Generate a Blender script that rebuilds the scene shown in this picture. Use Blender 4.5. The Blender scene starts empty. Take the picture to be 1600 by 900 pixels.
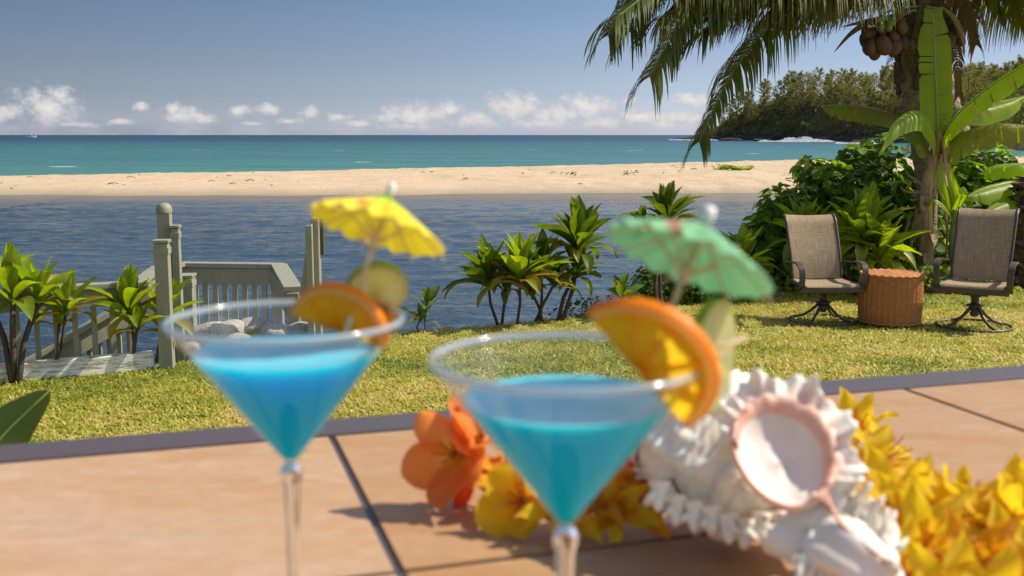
import bpy, bmesh, math, random
import numpy as np
from mathutils import Vector, Matrix, Euler
from math import sin, cos, pi, sqrt, radians, atan2

# ------------------------------------------------------------------ camera, world, sun, exposure
SC = bpy.context.scene
COL = SC.collection
F = 1660.0; PITCH = radians(8.2); CAMZ = 1.72
cam_d = bpy.data.cameras.new("camera"); cam = bpy.data.objects.new("camera", cam_d); COL.objects.link(cam)
cam_d.sensor_width = 36; cam_d.lens = 36*F/1600
cam.location = (0, 0, CAMZ); cam.rotation_euler = (pi/2-PITCH, 0, 0)
cam_d.clip_start = 0.02; cam_d.clip_end = 60000
cam_d.dof.use_dof = True; cam_d.dof.focus_distance = 11.0; cam_d.dof.aperture_fstop = 9.5
SC.camera = cam
SUN_EL = radians(46); SUN_AZ = radians(79)      # azimuth measured from +Y towards +X
sd = bpy.data.lights.new("sun", 'SUN'); sun = bpy.data.objects.new("sun", sd); COL.objects.link(sun)
sd.energy = 4.8; sd.angle = radians(0.53); sd.color = (1.0, 0.93, 0.80)
SDIR = Vector((sin(SUN_AZ)*cos(SUN_EL), cos(SUN_AZ)*cos(SUN_EL), sin(SUN_EL)))
sun.rotation_euler = SDIR.to_track_quat('Z', 'Y').to_euler()
SC.view_settings.view_transform = 'Standard'; SC.view_settings.look = 'None'
SC.view_settings.exposure = 0.22; SC.view_settings.gamma = 1
SC.cycles.use_denoising = True
SC.cycles.max_bounces = 10; SC.cycles.transparent_max_bounces = 24; SC.cycles.transmission_bounces = 10
SC.cycles.diffuse_bounces = 3; SC.cycles.glossy_bounces = 4
SC.cycles.sample_clamp_indirect = 6; SC.cycles.caustics_reflective = False; SC.cycles.caustics_refractive = True

class NT:
    def __init__(s, tree): s.t = tree; s.n = tree.nodes; s.l = tree.links
    def new(s, typ, **kw):
        n = s.n.new(typ)
        for k, v in kw.items(): setattr(n, k, v)
        return n
    def put(s, sock, v):
        if isinstance(v, bpy.types.NodeSocket): s.l.new(v, sock)
        elif v is not None: sock.default_value = v
    def math(s, op, a, b=None, c=None, clamp=False):
        n = s.new('ShaderNodeMath', operation=op); n.use_clamp = clamp
        s.put(n.inputs[0], a)
        if b is not None: s.put(n.inputs[1], b)
        if c is not None: s.put(n.inputs[2], c)
        return n.outputs[0]
    def mix(s, f, a, b, mode='MIX'):
        n = s.new('ShaderNodeMix', data_type='RGBA', blend_type=mode)
        s.put(n.inputs[0], f); s.put(n.inputs[6], col4(a)); s.put(n.inputs[7], col4(b))
        return n.outputs[2]
    def noise(s, vec, scale, detail=3, rough=.55, out='Fac', dist=0.0):
        n = s.new('ShaderNodeTexNoise'); n.inputs['Scale'].default_value = scale
        n.inputs['Detail'].default_value = detail; n.inputs['Roughness'].default_value = rough
        n.inputs['Distortion'].default_value = dist
        if vec is not None: s.l.new(vec, n.inputs['Vector'])
        return n.outputs[out]
    def ramp(s, f, stops, interp='LINEAR'):
        n = s.new('ShaderNodeValToRGB'); e = n.color_ramp.elements; n.color_ramp.interpolation = interp
        while len(e) < len(stops): e.new(0.5)
        for i, (p, c) in enumerate(stops):
            e[i].position = p; e[i].color = col4(c)
        s.put(n.inputs[0], f); return n.outputs[0]
    def rng(s, v, a, b, c=0.0, d=1.0, smooth=False):
        n = s.new('ShaderNodeMapRange'); n.interpolation_type = 'SMOOTHSTEP' if smooth else 'LINEAR'
        s.put(n.inputs[0], v)
        for i, q in enumerate((a, b, c, d)): s.put(n.inputs[i+1], q)
        return n.outputs[0]
    def mapv(s, vec, scale=(1, 1, 1), rot=(0, 0, 0)):
        n = s.new('ShaderNodeMapping'); n.inputs['Scale'].default_value = scale; n.inputs['Rotation'].default_value = rot
        s.l.new(vec, n.inputs['Vector']); return n.outputs[0]
    def bump(s, h, strength=.4, dist=.01, normal=None):
        n = s.new('ShaderNodeBump'); n.inputs['Strength'].default_value = strength; n.inputs['Distance'].default_value = dist
        s.put(n.inputs['Height'], h)
        if normal is not None: s.l.new(normal, n.inputs['Normal'])
        return n.outputs[0]
def col4(c):
    if isinstance(c, (tuple, list)) and len(c) == 3: return (c[0], c[1], c[2], 1)
    if isinstance(c, (int, float)): return (c, c, c, 1)
    return c

# world: Nishita sky and a low bank of fair-weather cumulus all round the horizon
W = bpy.data.worlds.new("World"); SC.world = W; W.use_nodes = True
w = NT(W.node_tree); w.n.clear()
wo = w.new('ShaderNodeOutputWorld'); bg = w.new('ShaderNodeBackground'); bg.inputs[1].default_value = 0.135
sky = w.new('ShaderNodeTexSky', sky_type='NISHITA'); sky.sun_disc = False
sky.sun_elevation = SUN_EL; sky.sun_rotation = SUN_AZ; sky.altitude = 0; sky.air_density = 1.0; sky.dust_density = 0.6; sky.ozone_density = 1.5
geo = w.new('ShaderNodeTexCoord')
sep = w.new('ShaderNodeSeparateXYZ'); w.l.new(geo.outputs['Generated'], sep.inputs[0])
az = w.math('ARCTAN2', sep.outputs[0], sep.outputs[1]); zz = sep.outputs[2]
cmb = w.new('ShaderNodeCombineXYZ'); w.l.new(az, cmb.inputs[0]); w.l.new(zz, cmb.inputs[1])
P2 = cmb.outputs[0]
n1 = w.noise(w.mapv(P2, (1, 1.25, 1)), 75, 6, .62)
n2 = w.noise(w.mapv(P2, (1, 1.5, 1)), 16, 4, .6)
def blob(px, py, wx, hy):
    a = math.atan((px-800)/1677.0); b = (211-py)/1690.0
    dx = w.math('DIVIDE', w.math('SUBTRACT', az, a), wx/1677.0)
    dz = w.math('DIVIDE', w.math('SUBTRACT', zz, b), hy/1677.0)
    return w.math('SUBTRACT', 1.0, w.math('SQRT', w.math('ADD', w.math('MULTIPLY', dx, dx), w.math('MULTIPLY', dz, dz))))
acc = None
for bb in [(78, 172, 54, 34), (10, 178, 26, 16), (224, 170, 13, 9), (285, 182, 42, 17), (272, 176, 16, 16), (375, 175, 26, 10), (422, 172, 24, 11),
           (320, 188, 26, 10), (487, 178, 20, 12), (530, 184, 30, 8), (190, 192, 26, 7), (650, 182, 74, 28), (700, 172, 40, 16),
           (805, 170, 58, 32), (870, 180, 70, 24), (915, 168, 56, 28), (980, 160, 16, 9), (1000, 184, 70, 18), (1080, 158, 46, 16), (1060, 185, 60, 20), (600, 184, 26, 12), (745, 190, 62, 19), (845, 194, 85, 17), (945, 192, 75, 18), (1040, 196, 65, 15), (560, 194, 42, 9), (640, 198, 70, 9), (450, 190, 26, 6), (120, 196, 40, 6), (395, 194, 20, 5)]:
    b_ = blob(*bb); acc = b_ if acc is None else w.math('SMOOTH_MAX', acc, b_, 0.15)
acc = w.math('MAXIMUM', acc, -1.0)
# elsewhere round the horizon: the same kind of clouds from noise
front = w.rng(w.math('ABSOLUTE', az), 0.42, 0.55)
band = w.math('SUBTRACT', 1.0, w.math('DIVIDE', w.math('ABSOLUTE', w.math('SUBTRACT', zz, 0.018)), 0.03))
gen = w.math('MULTIPLY', w.math('ADD', w.math('MULTIPLY', w.math('SUBTRACT', n2, 0.5), 5.0), w.math('MULTIPLY', band, .6)), 1.0)
gen = w.math('MINIMUM', gen, w.math('ADD', band, .1))
mm = w.new('ShaderNodeMix', data_type='FLOAT'); w.l.new(front, mm.inputs[0]); w.l.new(acc, mm.inputs[2]); w.l.new(gen, mm.inputs[3])
dens0 = w.math('ADD', mm.outputs[0], w.math('MULTIPLY', w.math('SUBTRACT', n1, .44), 2.0))
dens = w.rng(dens0, 0.05, 0.85, 0, 1, True)
# the hazy low bank near the horizon
low = w.rng(zz, 0.028, 0.004, 0, 1, True)
haz = w.math('MULTIPLY', low, w.rng(n2, .36, .66, 0, .7, True))
lit = w.rng(w.math('ADD', dens0, w.math('MULTIPLY', zz, 16)), 0.3, 1.9, 0, 1)
ccol = w.mix(lit, (2.75, 2.9, 3.5), (5.9, 5.5, 5.05))
hs = w.new('ShaderNodeHueSaturation'); hs.inputs['Saturation'].default_value = 0.86; hs.inputs['Value'].default_value = 1.0
w.l.new(sky.outputs[0], hs.inputs['Color'])
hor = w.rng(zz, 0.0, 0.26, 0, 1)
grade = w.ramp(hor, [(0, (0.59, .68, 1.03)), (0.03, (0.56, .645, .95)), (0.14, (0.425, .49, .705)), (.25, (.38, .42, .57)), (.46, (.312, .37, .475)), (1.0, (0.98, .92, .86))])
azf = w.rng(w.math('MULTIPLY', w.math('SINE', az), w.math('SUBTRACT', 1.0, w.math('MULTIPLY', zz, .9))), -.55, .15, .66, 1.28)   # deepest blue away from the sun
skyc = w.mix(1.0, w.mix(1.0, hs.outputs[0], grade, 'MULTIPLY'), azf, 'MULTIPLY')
c1 = w.mix(haz, skyc, (3.15, 3.3, 3.7))
c2 = w.mix(w.math('MULTIPLY', dens, w.rng(zz, 0.0, .012, .25, .92)), c1, ccol)
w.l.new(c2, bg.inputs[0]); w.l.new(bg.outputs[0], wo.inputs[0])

# ------------------------------------------------------------------ helpers
def ray(px, py):
    xc = (px-800)/F; yc = (py-450)/F
    return Vector((xc, cos(PITCH)-yc*sin(PITCH), -(sin(PITCH)+yc*cos(PITCH))))
def at(px, py, Y):
    d = ray(px, py); return Vector((0, 0, CAMZ))+d*(Y/d.y)
def gp(px, py, z=0.0):
    d = ray(px, py); return Vector((0, 0, CAMZ))+d*((z-CAMZ)/d.z)

def tag(o, label=None, cat=None, group=None, kind=None):
    if label: o['label'] = label
    if cat: o['category'] = cat
    if group: o['group'] = group
    if kind: o['kind'] = kind
    return o
def empty(name, loc=(0, 0, 0), rz=0, label=None, cat=None, group=None):
    o = bpy.data.objects.new(name, None); o.empty_display_size = .05; COL.objects.link(o)
    o.location = loc; o.rotation_euler = (0, 0, rz); return tag(o, label, cat, group)
def link(name, me, mats=None, parent=None, smooth=False, mtx=None):
    o = bpy.data.objects.new(name, me); COL.objects.link(o)
    if mats is not None:
        if not isinstance(mats, (list, tuple)): mats = [mats]
        for m in mats: me.materials.append(m)
    if smooth: me.shade_smooth()
    if parent is not None: o.parent = parent
    if mtx is not None: o.matrix_local = mtx
    return o
class MB:
    def __init__(s): s.v = []; s.f = []; s.mi = []
    def add(s, vs, fs, mi=0):
        b = len(s.v); s.v += [tuple(v) for v in vs]; s.f += [tuple(i+b for i in f) for f in fs]; s.mi += [mi]*len(fs); return s
    def box(s, c, size, M=None, mi=0, taper=1.0):
        hx, hy, hz = size[0]/2, size[1]/2, size[2]/2
        vs = [Vector((x*hx*(taper if z > 0 else 1), y*hy*(taper if z > 0 else 1), z*hz)) for z in (-1, 1) for y in (-1, 1) for x in (-1, 1)]
        if M is not None: vs = [M @ v for v in vs]
        vs = [v+Vector(c) for v in vs]
        return s.add(vs, [(0, 2, 3, 1), (4, 5, 7, 6), (0, 1, 5, 4), (2, 6, 7, 3), (0, 4, 6, 2), (1, 3, 7, 5)], mi)
    def bar(s, a, b, wd, th, up=(0, 0, 1), mi=0):   # rectangular bar a->b, wd sideways, th along up
        a, b = Vector(a), Vector(b); d = (b-a); L = d.length; d.normalize(); up = Vector(up)
        sx = d.cross(up).normalized(); uz = sx.cross(d)
        M = Matrix((sx, d, uz)).transposed()
        return s.box((a+b)/2, (wd, L, th), M, mi)
    def tube(s, pts, r, n=8, mi=0, caps=True):
        pts = [Vector(p) for p in pts]; rs = r if isinstance(r, (list, tuple)) else [r]*len(pts)
        b0 = len(s.v); prev = None; vs = []
        for i, p in enumerate(pts):
            t = (pts[min(i+1, len(pts)-1)]-pts[max(i-1, 0)]).normalized()
            if prev is None:
                q = Vector((0, 0, 1)) if abs(t.z) < .9 else Vector((1, 0, 0)); x = t.cross(q).normalized()
            else:
                x = (prev-t*prev.dot(t)).normalized()
            prev = x; y = t.cross(x)
            for k in range(n):
                a = 2*pi*k/n; vs.append(p+x*cos(a)*rs[i]+y*sin(a)*rs[i])
        fs = []
        for i in range(len(pts)-1):
            for k in range(n):
                k2 = (k+1) % n; fs.append((i*n+k, i*n+k2, (i+1)*n+k2, (i+1)*n+k))
        if caps: fs.append(tuple(range(n-1, -1, -1))); fs.append(tuple((len(pts)-1)*n+k for k in range(n)))
        return s.add(vs, fs, mi)
    def lathe(s, prof, n=48, mi=0, c=(0, 0, 0)):     # prof list of (r,z); r=0 ends allowed
        vs = []; fs = []; rows = []
        for r, z in prof:
            if r < 1e-7: rows.append([len(vs)]); vs.append(Vector((c[0], c[1], z+c[2])))
            else:
                rows.append(list(range(len(vs), len(vs)+n)))
                vs += [Vector((c[0]+r*cos(2*pi*k/n), c[1]+r*sin(2*pi*k/n), z+c[2])) for k in range(n)]
        for A, B in zip(rows, rows[1:]):
            for k in range(n):
                k2 = (k+1) % n
                if len(A) == 1 and len(B) == 1: continue
                if len(A) == 1: fs.append((A[0], B[k2], B[k]))
                elif len(B) == 1: fs.append((A[k], A[k2], B[0]))
                else: fs.append((A[k], A[k2], B[k2], B[k]))
        return s.add(vs, fs, mi)
    def mesh(s, name):
        me = bpy.data.meshes.new(name); me.from_pydata(s.v, [], s.f)
        if any(s.mi): me.polygons.foreach_set('material_index', s.mi)
        me.update(); return me
    def build(s, name, mats, parent=None, smooth=False, mtx=None, bevel=0):
        me = s.mesh(name)
        if bevel:
            bm = bmesh.new(); bm.from_mesh(me)
            bmesh.ops.bevel(bm, geom=bm.edges[:], offset=bevel, segments=2, profile=.6, affect='EDGES', clamp_overlap=True)
            bm.to_mesh(me); bm.free()
        return link(name, me, mats, parent, smooth, mtx)
def np_mesh(name, V, Fc, k):      # fast mesh: V (n,3), Fc (m,k)
    me = bpy.data.meshes.new(name); V = np.asarray(V, np.float32); Fc = np.asarray(Fc, np.int32)
    me.vertices.add(len(V)); me.vertices.foreach_set('co', V.ravel())
    me.loops.add(Fc.size); me.loops.foreach_set('vertex_index', Fc.ravel())
    me.polygons.add(len(Fc)); me.polygons.foreach_set('loop_start', np.arange(0, Fc.size, k, dtype=np.int32))
    me.polygons.foreach_set('loop_total', np.full(len(Fc), k, np.int32)); me.update(calc_edges=True); me.validate(); return me
def grid_mesh(name, xs, ys, hf):
    X, Y = np.meshgrid(xs, ys); Z = hf(X, Y); V = np.stack([X, Y, Z], -1).reshape(-1, 3)
    nx, ny = len(xs), len(ys); i = np.arange(nx-1)[None, :]+np.arange(ny-1)[:, None]*nx; i = i.ravel()
    return np_mesh(name, V, np.stack([i, i+1, i+1+nx, i+nx], -1), 4)
_rs = np.random.RandomState(7)
def vnoise(X, Y, scale, seed=0, octv=4):
    r = np.random.RandomState(seed); G = r.rand(256, 256); out = 0; amp = 1; tot = 0; x = X*scale; y = Y*scale
    for o in range(octv):
        xi = np.floor(x).astype(int); yi = np.floor(y).astype(int); fx = x-xi; fy = y-yi
        fx = fx*fx*(3-2*fx); fy = fy*fy*(3-2*fy)
        g = lambda a, b: G[a % 256, b % 256]
        out = out+amp*((g(xi, yi)*(1-fx)+g(xi+1, yi)*fx)*(1-fy)+(g(xi, yi+1)*(1-fx)+g(xi+1, yi+1)*fx)*fy)
        tot += amp; amp *= .5; x = x*2.03+17.3; y = y*2.03+9.1
    return out/tot
def bez(p, t):
    a, b, c, d = p; u = 1-t; return a*u**3+b*3*u*u*t+c*3*u*t*t+d*t**3
def crom(pts, t):
    n = len(pts)-1; x = min(max(t, 0), .99999)*n; i = int(x); f = x-i
    p0 = pts[max(i-1, 0)]; p1 = pts[i]; p2 = pts[i+1]; p3 = pts[min(i+2, n)]
    return .5*((2*p1)+(p2-p0)*f+(2*p0-5*p1+4*p2-p3)*f*f+(3*p1-p0-3*p2+p3)*f**3)

# ------------------------------------------------------------------ materials
def mat(name):
    m = bpy.data.materials.new(name); m.use_nodes = True; t = NT(m.node_tree); t.n.clear()
    out = t.new('ShaderNodeOutputMaterial'); return m, t, out
def pbsdf(t, **kw):
    p = t.new('ShaderNodeBsdfPrincipled')
    for k, v in kw.items(): t.put(p.inputs[k.replace('_', ' ')], v)
    return p
def objc(t): return t.new('ShaderNodeTexCoord').outputs['Object']
def posw(t): return t.new('ShaderNodeNewGeometry').outputs['Position']
def simple(name, c, rough=.6, metal=0, c2=None, scale=30, bumps=.0, spec=.5, detail=4, coat=0, bdist=.003, stretch=(1, 1, 1)):
    m, t, out = mat(name); v = t.mapv(objc(t), stretch); n = t.noise(v, scale, detail, .6)
    colr = t.mix(t.rng(n, .35, .68), c, c2 if c2 else tuple(x*.75 for x in c))
    p = pbsdf(t, Base_Color=colr, Roughness=rough, Metallic=metal, Coat_Weight=coat)
    p.inputs['Specular IOR Level'].default_value = spec
    if bumps: t.l.new(t.bump(n, bumps, bdist), p.inputs['Normal'])
    t.l.new(p.outputs[0], out.inputs[0]); return m
def leafmat(name, c, c2, trans=.35, tcol=None, rough=.42, scale=9, tip=None, rand=.35, spec=.5, ribs=0):
    m, t, out = mat(name); oc = objc(t); n = t.noise(oc, scale, 3, .6)
    info = t.new('ShaderNodeObjectInfo').outputs['Random']
    f = t.math('ADD', t.math('MULTIPLY', t.rng(n, .3, .7), 1-rand), t.math('MULTIPLY', info, rand), clamp=True)
    cc = t.mix(f, c, c2)
    nrm = None
    if tip:   # yellow or brown patches of ageing
        n3 = t.noise(oc, scale*.6, 4, .7); cc = t.mix(t.rng(t.math('ADD', n3, t.math('MULTIPLY', info, .15)), .60, .70), cc, tip)
    if ribs:
        w_ = t.new('ShaderNodeTexWave'); w_.inputs['Scale'].default_value = ribs; w_.inputs['Distortion'].default_value = 1.0
        uv = t.new('ShaderNodeUVMap'); t.l.new(uv.outputs[0], w_.inputs[0]); nrm = t.bump(w_.outputs['Fac'], .35, .004)
        cc = t.mix(t.math('MULTIPLY', w_.outputs['Fac'], .25), cc, tuple(min(1, x*1.5) for x in c2))
    p = pbsdf(t, Base_Color=cc, Roughness=rough); p.inputs['Specular IOR Level'].default_value = spec
    tr = t.new('ShaderNodeBsdfTranslucent')
    t.put(tr.inputs[0], t.mix(1.0, cc, tcol if tcol else (1.6, 1.7, .6), 'MULTIPLY'))
    if nrm: t.l.new(nrm, p.inputs['Normal'])
    mx = t.new('ShaderNodeMixShader'); mx.inputs[0].default_value = trans
    t.l.new(p.outputs[0], mx.inputs[1]); t.l.new(tr.outputs[0], mx.inputs[2]); t.l.new(mx.outputs[0], out.inputs[0]); return m
M = {}
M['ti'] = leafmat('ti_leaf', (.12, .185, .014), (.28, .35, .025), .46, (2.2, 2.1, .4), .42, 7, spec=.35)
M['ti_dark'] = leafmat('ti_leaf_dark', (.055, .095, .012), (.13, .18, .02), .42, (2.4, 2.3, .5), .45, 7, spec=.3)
M['ti_old'] = leafmat('ti_leaf_old', (.22, .20, .02), (.38, .30, .03), .35, (1.5, 1.3, .5), .5, 6, tip=(.20, .075, .02))
M['ban'] = leafmat('banana_leaf', (.17, .24, .015), (.30, .38, .026), .50, (2.6, 2.6, .35), .38, 3, ribs=26, spec=.4)
M['ban_old'] = leafmat('banana_leaf_torn', (.13, .19, .02), (.30, .28, .03), .42, (2.0, 1.9, .4), .5, 5, tip=(.30, .13, .04), ribs=26)
M['palm'] = leafmat('palm_leaflet', (.070, .090, .014), (.16, .185, .030), .36, (2.3, 2.0, .6), .5, 2.0, tip=(.19, .16, .05), spec=.3)
M['palm_dead'] = leafmat('palm_leaflet_dry', (.22, .14, .06), (.32, .22, .10), .2, (1.3, 1.1, .7), .7, 3)
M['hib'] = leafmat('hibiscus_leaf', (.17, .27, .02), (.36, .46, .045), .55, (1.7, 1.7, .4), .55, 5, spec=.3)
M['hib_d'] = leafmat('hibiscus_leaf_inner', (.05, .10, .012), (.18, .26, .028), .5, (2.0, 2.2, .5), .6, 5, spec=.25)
M['shr'] = leafmat('shrub_leaf', (.05, .09, .014), (.14, .19, .03), .35, (2, 2, .5), .6, 5, spec=.25)
M['grassb'] = None
M['iron'] = leafmat('ironwood_needles', (.17, .165, .07), (.29, .275, .12), .40, (1.6, 1.5, .6), .8, .25, rand=.6, spec=.1)
M['iron_bark'] = simple('ironwood_bark', (.16, .13, .10), .9, c2=(.09, .07, .05), scale=3)
M['bark'] = simple('stem_bark', (.10, .065, .04), .9, c2=(.045, .03, .02), scale=60, bumps=.6, bdist=.004)
M['palmtrunk'] = simple('palm_trunk', (.36, .28, .20), .95, c2=(.15, .11, .075), scale=14, bumps=.8, bdist=.02, stretch=(1, 1, 2.5))
M['palmboot'] = simple('palm_boot_fibre', (.17, .115, .07), .95, c2=(.06, .04, .025), scale=40, bumps=.9, bdist=.01, stretch=(1, 1, .25))
M['banstem'] = simple('banana_stem', (.46, .31, .15), .75, c2=(.16, .09, .045), scale=7, bumps=.3, bdist=.01, stretch=(3, 3, .5))
M['banrib'] = simple('banana_midrib', (.30, .34, .09), .5, c2=(.20, .26, .06), scale=9)
M['coco'] = simple('coconut_husk', (.13, .062, .028), .7, c2=(.07, .035, .016), scale=14)
M['cocog'] = simple('green_coconut', (.20, .22, .04), .45, c2=(.12, .14, .03), scale=14)
M['rock'] = simple('rock', (.66, .60, .48), .92, c2=(.34, .30, .24), scale=9, bumps=1.0, bdist=.03, detail=8)
M['lava'] = simple('lava_rock', (.045, .036, .030), .9, c2=(.015, .012, .011), scale=.35, bumps=1.0, bdist=.8, detail=8)
M['paint'] = None
# ------------------------------------------------------------------ the setting: lawn ground, lagoon, sand spit, ocean, headland
WZ = -1.7
EDGE = [(-60, -2), (-9, 3.6), (-5.5, 6.1), (-3.57, 7.42), (-2.58, 7.90), (-1.9, 8.35), (-.96, 9.22), (-.12, 9.6), (.6, 10.0), (1.45, 10.9), (1.95, 12.4), (2.3, 15), (3.5, 17.5), (6, 19), (12, 20), (60, 26)]
EX = np.array([e[0] for e in EDGE]); EY = np.array([e[1] for e in EDGE])
def edge_y(x): return np.interp(x, EX, EY)
def lawn_h(X, Y):
    d = (edge_y(X)-Y)
    return np.where(d > 0, 0, np.maximum(d*1.3, -2.6)) + (vnoise(X, Y, 1.2, 3, 3)-.5)*.04*np.clip((d+.2)/.6, 0, 1)
def varied(a, lo, hi, b, fine, coarse):
    return np.unique(np.concatenate([np.linspace(a, lo, coarse), np.linspace(lo, hi, fine), np.linspace(hi, b, coarse)]))
m, t, out = mat('lawn_soil'); po = posw(t)
n = t.noise(po, 9, 5); nb = t.noise(po, 1.1, 3)
cc = t.mix(t.rng(n, .3, .7), (.30, .29, .06), (.46, .41, .10)); cc = t.mix(t.rng(nb, .35, .7, 0, .5), cc, (.36, .28, .13))
p = pbsdf(t, Base_Color=cc, Roughness=.95); t.l.new(t.bump(n, .8, .03), p.inputs['Normal']); t.l.new(p.outputs[0], out.inputs[0]); M['soil'] = m
g = grid_mesh('lawn', varied(-60, -6, 9, 60, 130, 20), varied(-45, 4, 22, 40, 160, 20), lawn_h)
tag(link('lawn_ground', g, M['soil'], smooth=True), kind='structure')

# lawn: individual grass blades as one mass
def in_lawn(x, y): return (edge_y(x)-y) > .02
rs = np.random.RandomState(5)
N = 380000
u = rs.rand(N); yy = 4.6+(13.2-4.6)*u**1.25
xx = (rs.rand(N)*2-1)*(yy*.62+.4); xx = xx+0.0
ok = in_lawn(xx, yy+.03) & ~((xx > 1.3) & (yy > 11.9+.0*xx)); xx = xx[ok]; yy = yy[ok]; N = len(xx)
clump = vnoise(xx, yy, 9, 21, 3); patch = vnoise(xx, yy, 1.3, 22, 3); L = (.024+.044*rs.rand(N))*(.5+1.1*clump)
a = rs.rand(N)*2*pi; lean = .55+rs.rand(N)*.95; wd = .0032+.0032*rs.rand(N)
dx, dy = np.cos(a)*np.sin(lean), np.sin(a)*np.sin(lean); dz = np.cos(lean)*.75
px_, py_ = -np.sin(a)*wd, np.cos(a)*wd
base = np.stack([xx, yy, np.zeros(N)+.0], -1); side = np.stack([px_, py_, 0*px_], -1); d = np.stack([dx, dy, dz], -1)*L[:, None]
mid = base+d*.55+np.array([0, 0, .006]); tip = base+d; tip[:, 2] = np.maximum(tip[:, 2]-L*.12*lean, .004)
V = np.stack([base-side*.7, base+side*.7, mid+side, tip, mid-side], 1).reshape(-1, 3)
i5 = np.arange(N)*5
gm = bpy.data.meshes.new('grass'); gm.vertices.add(N*5); gm.vertices.foreach_set('co', V.astype(np.float32).ravel())
lp = np.concatenate([np.stack([i5, i5+1, i5+2, i5+4], -1).ravel(), np.stack([i5+4, i5+2, i5+3], -1).ravel()]).astype(np.int32)
gm.loops.add(len(lp)); gm.loops.foreach_set('vertex_index', lp); gm.polygons.add(2*N)
gm.polygons.foreach_set('loop_start', np.concatenate([np.arange(N)*4, N*4+np.arange(N)*3]).astype(np.int32))
gm.polygons.foreach_set('loop_total', np.concatenate([np.full(N, 4), np.full(N, 3)]).astype(np.int32)); gm.update(calc_edges=True)
at_ = gm.attributes.new('tint', 'FLOAT', 'POINT'); tv = np.clip(rs.rand(N)*.70+(patch-.5)*1.35+(clump-.5)*-.7+.09, 0, 1); at_.data.foreach_set('value', np.repeat(tv, 5).astype(np.float32))
m, t, out = mat('grass_blade'); an = t.new('ShaderNodeAttribute', attribute_name='tint').outputs['Fac']
cc = t.ramp(an, [(0, (.20, .25, .03)), (.3, (.36, .37, .045)), (.6, (.50, .46, .07)), (.85, (.62, .52, .14)), (1, (.66, .50, .22))])
p = pbsdf(t, Base_Color=cc, Roughness=.5); tr = t.new('ShaderNodeBsdfTranslucent'); t.put(tr.inputs[0], t.mix(1, cc, (1.3, 1.25, .7), 'MULTIPLY'))
mx = t.new('ShaderNodeMixShader'); mx.inputs[0].default_value = .35; t.l.new(p.outputs[0], mx.inputs[1]); t.l.new(tr.outputs[0], mx.inputs[2]); t.l.new(mx.outputs[0], out.inputs[0])
tag(link('lawn_grass', gm, m), 'mown yellow green grass of the lawn between the table and the lagoon', 'grass', kind='stuff')

# water
def water(name, c_f, rough, sc, bstr, bdist, spec, extra=None):
    m, t, out = mat(name); po = posw(t)
    v = t.mapv(po, (1, 1.0, 1)); h1 = t.noise(v, sc, 4, .55, dist=.3); h2 = t.noise(t.mapv(po, (.5, 1.1, 1), (0, 0, .2)), sc*.3, 3, .5)
    h = t.math('ADD', h1, t.math('MULTIPLY', h2, 1.6)); nm = t.bump(t.math('MULTIPLY', h, t.rng(t.noise(t.mapv(po, (.35, 1, 1)), .11, 3, .6), .36, .62, .35, 1.15)), bstr, bdist)
    p = pbsdf(t, Base_Color=c_f(t, po), Roughness=rough, IOR=1.33); p.inputs['Specular IOR Level'].default_value = spec
    t.l.new(nm, p.inputs['Normal'])
    if extra: extra(t, po, p, out)
    else: t.l.new(p.outputs[0], out.inputs[0])
    return m
def lag_col(t, po):
    s = t.new('ShaderNodeSeparateXYZ'); t.l.new(po, s.inputs[0]); sh = t.rng(t.math('ADD', s.outputs[1], t.math('MULTIPLY', t.noise(po, .15, 3), 5)), 56.5, 64.5, 0, .8)
    return t.mix(sh, t.mix(t.rng(t.noise(po, .12, 3), .35, .65), (.008, .032, .058), (.015, .046, .076)), (.19, .16, .11))
M['lagoon'] = water('lagoon_water', lag_col, .10, 6.5, .8, .12, .28)
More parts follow.
